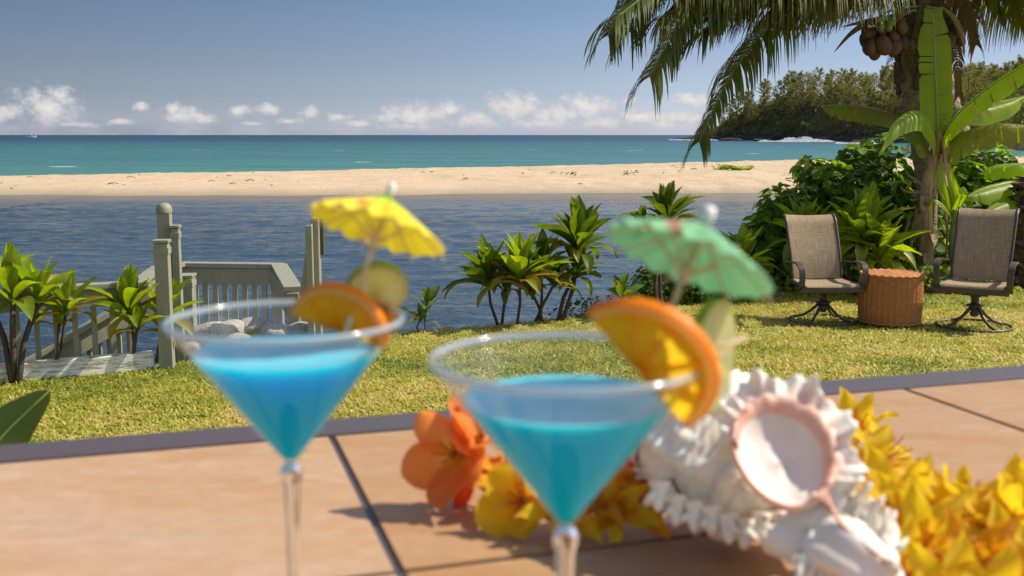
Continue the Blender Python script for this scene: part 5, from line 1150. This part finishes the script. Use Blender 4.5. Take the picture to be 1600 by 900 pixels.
# ------------------------------------------------------------------ murex shell
def shell():
    C = at(1178, 742, .66); C.z = max(C.z, ZT+.052)
    ex = (at(1330, 880, .60)-at(1040, 690, .68)).normalized(); ez = Vector((.0, -.75, .66)); ez = (ez-ex*ez.dot(ex)).normalized(); ey = ez.cross(ex)   # ez: aperture normal
    e = empty('murex_shell', (C.x, C.y, ZT), 0, 'large frilly white murex shell with pink mouth lying on the table', 'shell')
    o_ = Vector(e.location); 
    def W(x, y, z): return C+ex*x+ey*y+ez*z-o_
    m, t, out = mat('shell_white'); oc = objc(t); n = t.noise(oc, 70, 6, .7); n2_ = t.noise(oc, 260, 4, .7); sp__ = t.noise(oc, 120, 3, .6)
    cc = t.mix(t.rng(n, .35, .65), (.97, .91, .79), (.93, .83, .69)); cc = t.mix(t.rng(sp__, .64, .70, 0, .7), cc, (.42, .22, .12))
    p = pbsdf(t, Base_Color=cc, Roughness=.55); p.inputs['Subsurface Weight'].default_value = .25; p.inputs['Subsurface Scale'].default_value = .004
    t.l.new(t.bump(t.math('ADD', n, n2_), .5, .0016), p.inputs['Normal']); t.l.new(p.outputs[0], out.inputs[0]); ms = m
    m, t, out = mat('shell_pink'); n = t.noise(objc(t), 60, 4, .6); ed_ = t.new('ShaderNodeAttribute', attribute_name='edge').outputs['Fac']; pk_ = t.mix(t.rng(n, .3, .7), (.88, .40, .25), (.92, .56, .43)); p = pbsdf(t, Base_Color=t.mix(t.rng(t.math('ADD', ed_, t.math('MULTIPLY', t.math('SUBTRACT', n, .5), .5)), .12, .72), pk_, (.97, .91, .80)), Roughness=.5); p.inputs['Subsurface Weight'].default_value = .3; p.inputs['Subsurface Scale'].default_value = .004; t.l.new(p.outputs[0], out.inputs[0]); mp = m
    m, t, out = mat('shell_mouth'); n = t.noise(objc(t), 35, 4, .6); p = pbsdf(t, Base_Color=t.mix(t.rng(n, .35, .65), (.90, .77, .69), (.80, .65, .57)), Roughness=.6); p.inputs['Specular IOR Level'].default_value = .25; t.l.new(p.outputs[0], out.inputs[0]); mi_ = m
    # aperture centre in local coordinates
    pa_ = at(1222, 716, .60); la = pa_-C; ax_, ay_, az_ = la.dot(ex), la.dot(ey), la.dot(ez)
    AW, AH = .0232, .0325     # half sizes across / along ey
    mcy = Vector((0, .1426, .99))-Vector((1, 0, 0))*.22; mcy = (mcy-ez*mcy.dot(ez)).normalized(); mcx = mcy.cross(ez).normalized()
    pq = C+ex*ax_+ey*ay_
    def WM(u_, v_, z): return pq+mcx*u_+mcy*v_+ez*z-o_
    # body whorl
    NU_, NV_ = 150, 110; V = []
    aa_ = np.arange(NU_)*2*pi/NU_; SS, AA = np.meshgrid(np.arange(NV_+1)/NV_, aa_, indexing='ij'); LN = vnoise(SS*9+np.cos(AA)*2.2+7, np.sin(AA)*2.2+11+SS*2, 1.0, 91, 4)
    for j in range(NV_+1):
        s_ = j/NV_; x = -.078+.140*s_
        core = .051*sin(pi*min(1, (s_*1.02+.02))**.80)**.72 if s_ < .97 else .012
        spire = .012*math.exp(-((s_-.12)/.05)**2)+.006*math.exp(-((s_-.26)/.04)**2)
        r0 = core*(1-.25*max(0, s_-.6)/.4)
        for i in range(NU_):
            a_ = 2*pi*i/NU_
            vr = max(0, cos(a_*5+s_*2.0))**4*.0052*min(1, s_*5)*(1+.55*sin(s_*58+a_*3))         # varices
            cord = .0013*sin(s_*70)+.0007*sin(s_*150+a_)
            nub = .004*max(0, cos(a_*11+1+s_*3))**2*math.exp(-((s_-.30)/.06)**2)+.003*max(0, cos(a_*13))*math.exp(-((s_-.16)/.04)**2)
            lump = (float(LN[j, i])-.5)*.020*min(1, s_*6)*min(1, (1-s_)*5)*.65
            r_ = r0+vr+cord+nub+spire*.35+lump
            y_, z_ = cos(a_)*r_*1.0, sin(a_)*r_*.92
            # let the body sink behind the mouth
            dv_ = ex*(x-ax_)+ey*(y_-ay_); dxa, dya = dv_.dot(mcx)/(AW*1.04), dv_.dot(mcy)/(AH*1.04); q_ = dxa*dxa+dya*dya
            if q_ < 1 and z_ > 0: z_ = min(z_, az_-.030*(1-q_)**.5-.004)
            elif q_ < 1.9 and z_ > 0: z_ = min(z_, az_-.002+(q_-1)*.012)
            V.append(W(x, y_, z_))
    Fs = [(j*NU_+i, j*NU_+(i+1) % NU_, (j+1)*NU_+(i+1) % NU_, (j+1)*NU_+i) for j in range(NV_) for i in range(NU_)]
    bm_ = np_mesh('body', V, Fs, 4); link('body_whorl', bm_, ms, e, True)
    # spire whorls with a spiral shoulder
    V = []; 
    for j in range(41):
        s_ = j/40; x = -.066-.030*s_; r_ = .036*(1-s_)**.8*(1+.16*sin(s_*20)); 
        for i in range(60): a_ = 2*pi*i/60; rr = r_*(1+.10*max(0, cos(a_*8+s_*6))**2); V.append(W(x, cos(a_)*rr, sin(a_)*rr))
    link('spire', np_mesh('spire', V, [(j*60+i, j*60+(i+1) % 60, (j+1)*60+(i+1) % 60, (j+1)*60+i) for j in range(40) for i in range(60)], 4), ms, e, True)
    # mouth dish
    V = []; nr2, na = 18, 72
    for j in range(nr2+1):
        f = j/nr2
        for i in range(na):
            a_ = 2*pi*i/na; V.append(WM(cos(a_)*AW*f*(1+.10*sin(a_)+.03*sin(2*a_+1)), sin(a_)*AH*f*(1-.06*cos(a_)), az_-.0085*(1-f**2.2)-.003*(1-f)*cos(a_)))
    link('mouth', np_mesh('mouth', V, [(j*na+i, j*na+(i+1) % na, (j+1)*na+(i+1) % na, (j+1)*na+i) for j in range(nr2) for i in range(na)], 4), mi_, e, True)
    # pink lip, wide towards the upper right
    V = []; K_ = 7
    for i in range(96):
        a_ = 2*pi*i/96; wide = .0034+.010*max(0, cos(a_-radians(25)))**.8+.006*max(0, cos(a_-radians(95)))
        rip = (.0009*sin(i*.9)+.0007*sin(i*1.7+2))*min(1, wide/.008)
        for j in range(K_):
            f = j/(K_-1); k_ = f*wide; V.append(WM(cos(a_)*(AW*.985+k_)*(1+(.10*sin(a_)+.03*sin(2*a_+1))*(1-.5*f)), sin(a_)*(AH*.985+k_)*(1-.06*cos(a_)*(1-f)), az_+.0050*sin(f*pi*.9)+rip*f-.0015*f))
    lipm = np_mesh('lip', V, [(i*K_+j, ((i+1) % 96)*K_+j, ((i+1) % 96)*K_+j+1, i*K_+j+1) for i in range(96) for j in range(K_-1)], 4); lipm.attributes.new('edge', 'FLOAT', 'POINT').data.foreach_set('value', np.tile(np.linspace(0, .32, K_), 96).astype(np.float32)); link('lip', lipm, mp, e, True)
    # frilled fronds round the outer lip and along the varices
    r = random.Random(5)
    def frill(root, d_, L, w_, curl, nm='frond', mt_=ms):
        d_ = d_.normalized(); n_ = 9; pts = []; q = root-d_*.006; dd = d_.copy()
        for i in range(n_+1): pts.append(q.copy()); q = q+dd*((L+.006)/n_); dd = (dd+curl*.16).normalized()
        rr = [w_*(1-.62*(i/n_)**.8)*(1+.10*sin(i*2.4+L*900)) for i in range(n_)]+[w_*.2]
        sd2 = d_.cross(Vector((r.uniform(-1, 1), r.uniform(-1, 1), r.uniform(-1, 1)))).normalized(); mb = MB().tube(pts, rr, 8)
        for s2 in (-1, 1):   # forked tip lobes
            b0 = pts[int(n_*.55)]; mb.tube([b0, b0+sd2*s2*w_*.8+dd*L*.16, b0+sd2*s2*w_*1.3+dd*L*.36], [w_*.5, w_*.4, w_*.15], 6)
        mb.build(nm, mt_, e, smooth=True)
    V = []; nA, nR = 190, 9; t_ = .0016     # scalloped flange of the outer lip
    for sd3 in (1, -1):
        for i in range(nA+1):
            a_ = radians(-72+232*i/nA); wide = .0034+.010*max(0, cos(a_-radians(25)))**.8+.006*max(0, cos(a_-radians(95)))-.006
            end = min(1, i/12, (nA-i)/22); lob = abs(sin(a_*4.6+.4))**.9; sub = abs(sin(a_*13.3))**1.3
            ext = (.0075+.0075*lob+.0032*sub*lob+.0005*sin(a_*41))*end+.001
            for j in range(nR):
                f = j/(nR-1); rr_ = wide+ext*f
                V.append(WM(cos(a_)*(AW+rr_), sin(a_)*(AH+rr_), az_+.0015+sd3*t_*(1-.6*f)+f*(.0042*sin(a_*9.2+1)+.0022*sin(a_*26))+.003*f*f))
    o2 = (nA+1)*nR; Fs = []
    for i in range(nA):
        for j in range(nR-1):
            q_ = i*nR+j; Fs += [(q_, q_+nR, q_+nR+1, q_+1), (q_+o2, q_+1+o2, q_+nR+1+o2, q_+nR+o2)]
        q_ = i*nR+nR-1; Fs.append((q_, q_+nR, q_+nR+o2, q_+o2))
    flm = np_mesh('flange', V, Fs, 4); flm.attributes.new('edge', 'FLOAT', 'POINT').data.foreach_set('value', np.tile(np.linspace(.22, .85, nR), 2*(nA+1)).astype(np.float32)); link('frilled_flange', flm, mp, e, True)
    for vk in range(5):
        for k in range(6):
            s_ = .13+.125*k; a_ = (2*pi*vk-s_*2.0)/5.0; x = -.078+.140*s_; r_ = .051*sin(pi*min(1, (s_*1.02+.02))**.80)**.72
            y_, z_ = cos(a_)*r_, sin(a_)*r_*.92
            if z_ > 0 and ((x-ax_)/(AW*1.5))**2+((y_-ay_)/(AH*1.5))**2 < 1: continue
            rt_ = W(x, y_, z_)
            if rt_.z+o_.z < ZT+.012 or (z_ > .0 and k > 0) or k % 2: continue
            d_ = ey*cos(a_)+ez*sin(a_)
            if (rt_+d_*.02).z+o_.z < ZT+.004: d_ = (d_+Vector((0, 0, .4))).normalized()
            frill(rt_, d_, r.uniform(.008, .014), .0060, ex*-.5+ez*.3)
    # skirt of blunt fingers under the front of the body
    for k in range(10):
        f = k/9; px = 1030+f*240; py = 790+50*sin(f*pi*.9)+r.uniform(-6, 6); rt_ = at(px, py-18, .605+.03*abs(f-.5))-o_; tp_ = at(px+r.uniform(-4, 4), py+14, .60+.03*abs(f-.5))-o_
        d_ = tp_-rt_; frill(rt_, d_, d_.length, .0066, Vector((0, -.25, 0)))
    for (a1_, b1_, c1_, d1_, YY) in [(1055, 662, 1040, 634, .68), (1078, 664, 1062, 640, .66), (1035, 690, 1012, 668, .68), (1040, 730, 1012, 712, .66), (1040, 770, 1006, 788, .64), (1120, 668, 1128, 642, .66), (1095, 655, 1108, 644, .67), (1152, 660, 1160, 632, .66), (1178, 655, 1184, 612, .655), (1200, 652, 1206, 604, .655)]:
        rt_ = at(a1_, b1_, YY)-o_; tp_ = at(c1_, d1_, YY)-o_; frill(rt_, tp_-rt_, (tp_-rt_).length, .0062, Vector((0, 0, 0)))
    # siphonal canal: long tapering spout to the lower right, open along a pink groove
    cp = [at(1245, 812, .590)-o_, at(1284, 838, .575)-o_, at(1325, 858, .555)-o_, at(1378, 896, .545)-o_, at(1405, 925, .540)-o_]; V = []; n_ = 40; ka = 28
    for i in range(n_+1):
        f = i/n_; c = crom(cp, f); tg = (crom(cp, min(1, f+.02))-crom(cp, max(0, f-.02))).normalized(); sx = tg.cross(Vector((0, -.7, .7))).normalized(); uz = sx.cross(tg); rr = .0290*(1-f)**.75+.004
        for k in range(ka):
            a_ = 2*pi*k/ka; gr = 1-.30*max(0, cos(a_-radians(60)))**10; V.append(c+sx*cos(a_)*rr*gr*.85+uz*sin(a_)*rr*gr*.55)
    cn = np_mesh('canal', V, [(i*ka+k, i*ka+(k+1) % ka, (i+1)*ka+(k+1) % ka, (i+1)*ka+k) for i in range(n_) for k in range(ka)], 4)
    m2_ = simple('shell_porcelain', (.97, .88, .77), .55, c2=(.92, .78, .66), scale=60, bumps=.4, bdist=.001); link('siphonal_canal', cn, m2_, e, True)
    g_ = [at(1292, 775, .575)-o_, at(1305, 805, .563)-o_, at(1335, 838, .550)-o_, at(1392, 880, .538)-o_]
    MB().tube([crom(g_, k/14) for k in range(15)], [.0013-.0005*k/14 for k in range(15)], 8).build('canal_edge', mp, e, smooth=True)
    for k in range(9):
        f = k/8; q = crom([at(1300, 770, .588), at(1322, 800, .578), at(1348, 826, .568), at(1375, 852, .556), at(1392, 868, .55)], f)-o_; d_ = at(1392+r.uniform(-8, 8), 752-40*(1-f)+f*80, .572)-o_-q
        frill(q-d_.normalized()*.006, d_, r.uniform(.022, .029)*(1 if 0 < k < 8 else .8), .0048, Vector((.1, -.2, .5)))
    for k in range(6):
        f = k/5; q = at(1262+12*k, 850+9*k, .565)-o_; tp_ = at(1246+14*k, 905+10*k, .548)-o_; frill(q, tp_-q, (tp_-q).length, .0052, Vector((0, 0, .0)))
shell()

# ------------------------------------------------------------------ silk flower garland
def petalmat(name, c_in, c_out, trans=.4, rmax=.03):
    m, t, out = mat(name); oc = objc(t); s = t.new('ShaderNodeSeparateXYZ'); t.l.new(oc, s.inputs[0]); n = t.noise(t.mapv(oc, (1, 6, 1)), 60, 4, .6)
    f = t.rng(t.math('ADD', s.outputs[0], t.math('MULTIPLY', t.math('SUBTRACT', n, .5), .3)), .02, .42); cc = t.mix(f, c_in, c_out); cc = t.mix(t.rng(n, .55, .8, 0, .25), cc, tuple(x*.7 for x in c_out))
    p = pbsdf(t, Base_Color=cc, Roughness=.65); tr = t.new('ShaderNodeBsdfTranslucent'); t.put(tr.inputs[0], cc); mx = t.new('ShaderNodeMixShader'); mx.inputs[0].default_value = trans
    t.l.new(t.bump(n, .4, .02), p.inputs['Normal']); t.l.new(p.outputs[0], mx.inputs[1]); t.l.new(tr.outputs[0], mx.inputs[2]); t.l.new(mx.outputs[0], out.inputs[0]); return m
M['py'] = petalmat('yellow_petal', (.90, .36, .01), (.97, .70, .02), .5); M['po'] = petalmat('orange_petal', (.92, .62, .05), (.98, .33, .08), .5); M['pr'] = petalmat('red_petal', (.9, .35, .02), (.85, .10, .02)); M['pyo'] = petalmat('amber_petal', (.85, .22, .01), (.92, .44, .01))
def petal_mesh(kind):
    V = []; n = 12; K = 9
    for i in range(n+1):
        f = i/n
        if kind == 'round': w_ = .46*sin(pi*min(1, (f*.96+.03))**1.15)**.62
        else: w_ = .215*sin(pi*min(1, f*.97+.02)**.9)**.8
        curl = {'round': .25*f*f, 'lily': .10*f-.75*max(0, f-.45)**2, 'lily2': .35*f*f-.2*f}[kind]
        for j in range(K):
            u_ = j/(K-1)*2-1; ruf = (.060*sin(f*13+u_*2.5)*abs(u_) if kind != 'round' else .012*sin(f*9)*abs(u_)); V.append((f, u_*w_, curl+abs(u_)**2*w_*(.35 if kind != 'round' else .30)+ruf))
    Fs = [(i*K+j, i*K+j+1, (i+1)*K+j+1, (i+1)*K+j) for i in range(n) for j in range(K-1)]
    return np_mesh('petal', V, Fs, 4)
PM = {}
for kd in ('round', 'lily', 'lily2'):
    for mk in ('py', 'po', 'pr', 'pyo'):
        me = petal_mesh(kd); me.materials.append(M[mk]); me.shade_smooth(); PM[(kd, mk)] = me
gar = empty('flower_garland', T(.35, .62), 0, 'yellow and orange silk flower garland curving behind the glass and shell', 'garland'); go_ = Vector(gar.location)
M['throat'] = simple('flower_throat', (.75, .28, .02), .6, scale=200); M['stamen'] = simple('stamen', (.55, .12, .03), .6, scale=200); M['pollen'] = simple('pollen', (.10, .07, .06), .8)
def flower(p_, nrm, S, kind, mk, seed, np_=6, elev=35, st=True, sc_m='stamen'):
    nrm = Vector(nrm).normalized(); r = random.Random(seed); q = nrm.to_track_quat('Z', 'Y').to_matrix()
    fb = MB().lathe([(0, -.010), (.0020, -.010), (.0034, -.002), (.0050, .002), (.0045, .006), (0, .004)], 10).build('flower', M['throat'], gar, smooth=True)
    R3 = q.to_4x4(); fb.matrix_local = Matrix.Translation(Vector(p_)-go_) @ R3
    for k in range(np_):
        a_ = 2*pi*k/np_+r.uniform(-.2, .2)+seed; el = radians(elev+r.uniform(-14, 14)); o = bpy.data.objects.new('petal', PM[(kind, mk)]); COL.objects.link(o); o.parent = fb
        s_ = S*r.uniform(.85, 1.12); o.rotation_euler = (r.uniform(-.25, .25), -el, a_); o.scale = (s_, s_*r.uniform(.85, 1.1), s_); o.location = (cos(a_)*.002, sin(a_)*.002, .001*k*.3)
    if st:
        mb = MB()
        for k in range(5):
            a_ = k*1.26+seed; mb.tube([(0, 0, 0), (cos(a_)*S*.10, sin(a_)*S*.10, S*.35), (cos(a_)*S*.22, sin(a_)*S*.22, S*.68)], [.0008, .0007, .0006], 5)
        mb.build('stamens', M[sc_m], fb)
    # keep every petal above the table
    return fb
FL = []
def fl(px, py, h, nrm, S, kind, mk, **k):
    if px > 1300: h = max(.010, h-.011)
    if px > 1450: S *= .86; k['elev'] = min(k.get('elev', 35), 32); py += 14
    g_ = gp(px, py, ZT+h); flower(g_, nrm, S, kind, mk, len(FL)*3+1, **k); FL.append(g_)
# orange bloom left of the right glass
fl(716, 712, .036, (-.35, -.75, .35), .038, 'round', 'po', elev=22, np_=5); fl(752, 690, .046, (.1, -.5, .8), .036, 'round', 'po', elev=30, np_=5)
fl(740, 735, .022, (-.2, -.9, -.1), .030, 'lily', 'pr', elev=40, np_=5, st=False)
fl(820, 785, .018, (-.3, -.8, .4), .034, 'round', 'py', elev=20, np_=5); fl(790, 752, .022, (.1, -.3, .8), .034, 'lily', 'pyo', elev=35)
fl(870, 800, .016, (.1, -.6, .6), .034, 'lily', 'py', elev=30); fl(930, 790, .018, (-.1, -.6, .7), .034, 'lily', 'pyo', elev=30)
fl(985, 775, .022, (-.1, -.8, .5), .038, 'lily', 'pyo', elev=25); fl(1012, 745, .030, (-.2, -.5, .7), .034, 'lily2', 'pr', elev=40); fl(965, 800, .016, (-.3, -.8, .3), .030, 'lily', 'py', elev=25)
fl(1075, 700, .030, (0, -.4, .8), .036, 'lily2', 'pr', elev=35); fl(1125, 652, .022, (.0, -.6, .8), .038, 'round', 'pr', elev=50, np_=5); fl(1180, 668, .02, (0, -.5, .8), .034, 'lily', 'py'); fl(1240, 672, .02, (0, -.5, .8), .034, 'lily', 'pyo')
# yellow blooms right of the shell
fl(1335, 690, .024, (-.1, -.35, .9), .042, 'lily', 'py', elev=48); fl(1368, 725, .022, (.5, -.5, .6), .044, 'lily', 'py', elev=22); fl(1340, 745, .026, (.1, -.7, .6), .042, 'lily', 'py', elev=28)
fl(1392, 790, .022, (0, -.8, .5), .042, 'lily', 'py', elev=30); fl(1430, 812, .026, (-.3, -.7, .6), .040, 'lily2', 'py', elev=30); fl(1468, 805, .030, (.1, -.6, .7), .042, 'lily', 'py', elev=45)
fl(1505, 790, .034, (.1, -.4, .9), .042, 'lily2', 'py', elev=50); fl(1545, 815, .030, (.0, -.7, .6), .044, 'lily', 'py', elev=35); fl(1585, 800, .034, (.3, -.4, .8), .046, 'lily2', 'py', elev=50)
fl(1440, 865, .026, (-.3, -.8, .5), .044, 'lily', 'py', elev=25); fl(1500, 870, .028, (0, -.9, .5), .044, 'lily', 'pyo', elev=28); fl(1560, 880, .028, (.1, -.8, .5), .044, 'lily', 'py', elev=25); fl(1620, 860, .03, (.3, -.7, .6), .044, 'lily', 'py', elev=30)
fl(1410, 905, .020, (-.3, -.8, .5), .042, 'lily', 'py', elev=25); fl(1470, 925, .024, (0, -.9, .4), .042, 'lily', 'py', elev=25); fl(1540, 935, .024, (0, -.8, .5), .042, 'lily', 'py', elev=25); fl(1640, 800, .03, (.3, -.5, .8), .044, 'lily', 'py', elev=40); fl(1600, 930, .024, (0, -.8, .5), .042, 'lily', 'pyo', elev=25)
pts = [q-go_-Vector((0, 0, .008)) for q in FL]
mb = MB(); mb.tube([crom(pts[:14], k/80) for k in range(81)], .0012, 6); mb.tube([crom(pts[14:], k/100) for k in range(101)], .0012, 6); mb.build('string', M['pollen'], gar)
o = MB().lathe([(0, 0), (.0034, .001), (.0040, .005), (.003, .009), (0, .010)], 12).build('bead', M['pollen'], gar, smooth=True); o.location = gp(1436, 792, ZT+.040)-go_

# ------------------------------------------------------------------ broad leaf at the lower left, between table and lawn
m_bl = leafmat('broad_leaf', (.055, .085, .018), (.075, .11, .022), .3, (1.8, 1.9, .6), .5, 12)
bl = empty('broad_leaf_plant', (-1.05, 1.95, 0), 0, 'large smooth green leaf poking in at the lower left behind the table', 'plant'); blo = Vector(bl.location)
tipp = at(79, 609, 1.60); rootp = at(-70, 770, 1.55)
MB().tube([(0, 0, -.02), (.02, 0, .5), (.0, -.05, .75)], [.02, .016, .012], 8).build('stem', M['banrib'], bl, smooth=True)
def bleaf(pts, Wd, seed, side):
    V = []; Fs = []; n = 20; K = 9
    for i in range(n+1):
        f = i/n; c = crom(pts, f)-blo; tg = (crom(pts, min(1, f+.02))-crom(pts, max(0, f-.02))).normalized(); sv = Vector(side); sv = (sv-tg*sv.dot(tg)).normalized(); nn = sv.cross(tg); w_ = Wd/2*sin(pi*min(1, f*.95+.05)**.9)**.75*(1+.04*sin(f*18+seed))
        for j in range(K): u_ = j/(K-1)*2-1; V.append(c+sv*u_*w_-nn*abs(u_)*w_*.28)
    Fs = [(i*K+j, i*K+j+1, (i+1)*K+j+1, (i+1)*K+j) for i in range(n) for j in range(K-1)]; link('leaf', np_mesh('leaf', V, Fs, 4), m_bl, bl, True)
    MB().tube([crom(pts, k/10)-blo for k in range(11)], [.0035-.0028*k/10 for k in range(11)], 6).build('midrib', M['banrib'], bl, smooth=True)
hp = Vector((-1.05, 1.9, .75))
bleaf([hp, Vector((-1.05, 1.75, 1.05)), rootp, (rootp+tipp)/2+Vector((-.005, 0, .004)), tipp], .115, 1, (.73, .25, -.68))
for k in range(3):
    a_ = 2.2+k*.9; bleaf([hp, hp+Vector((cos(a_)*.1, sin(a_)*.1, .25)), hp+Vector((cos(a_)*.3, sin(a_)*.3, .34)), hp+Vector((cos(a_)*.5, sin(a_)*.5, .22))], .14, k, (-sin(a_), cos(a_), .1))
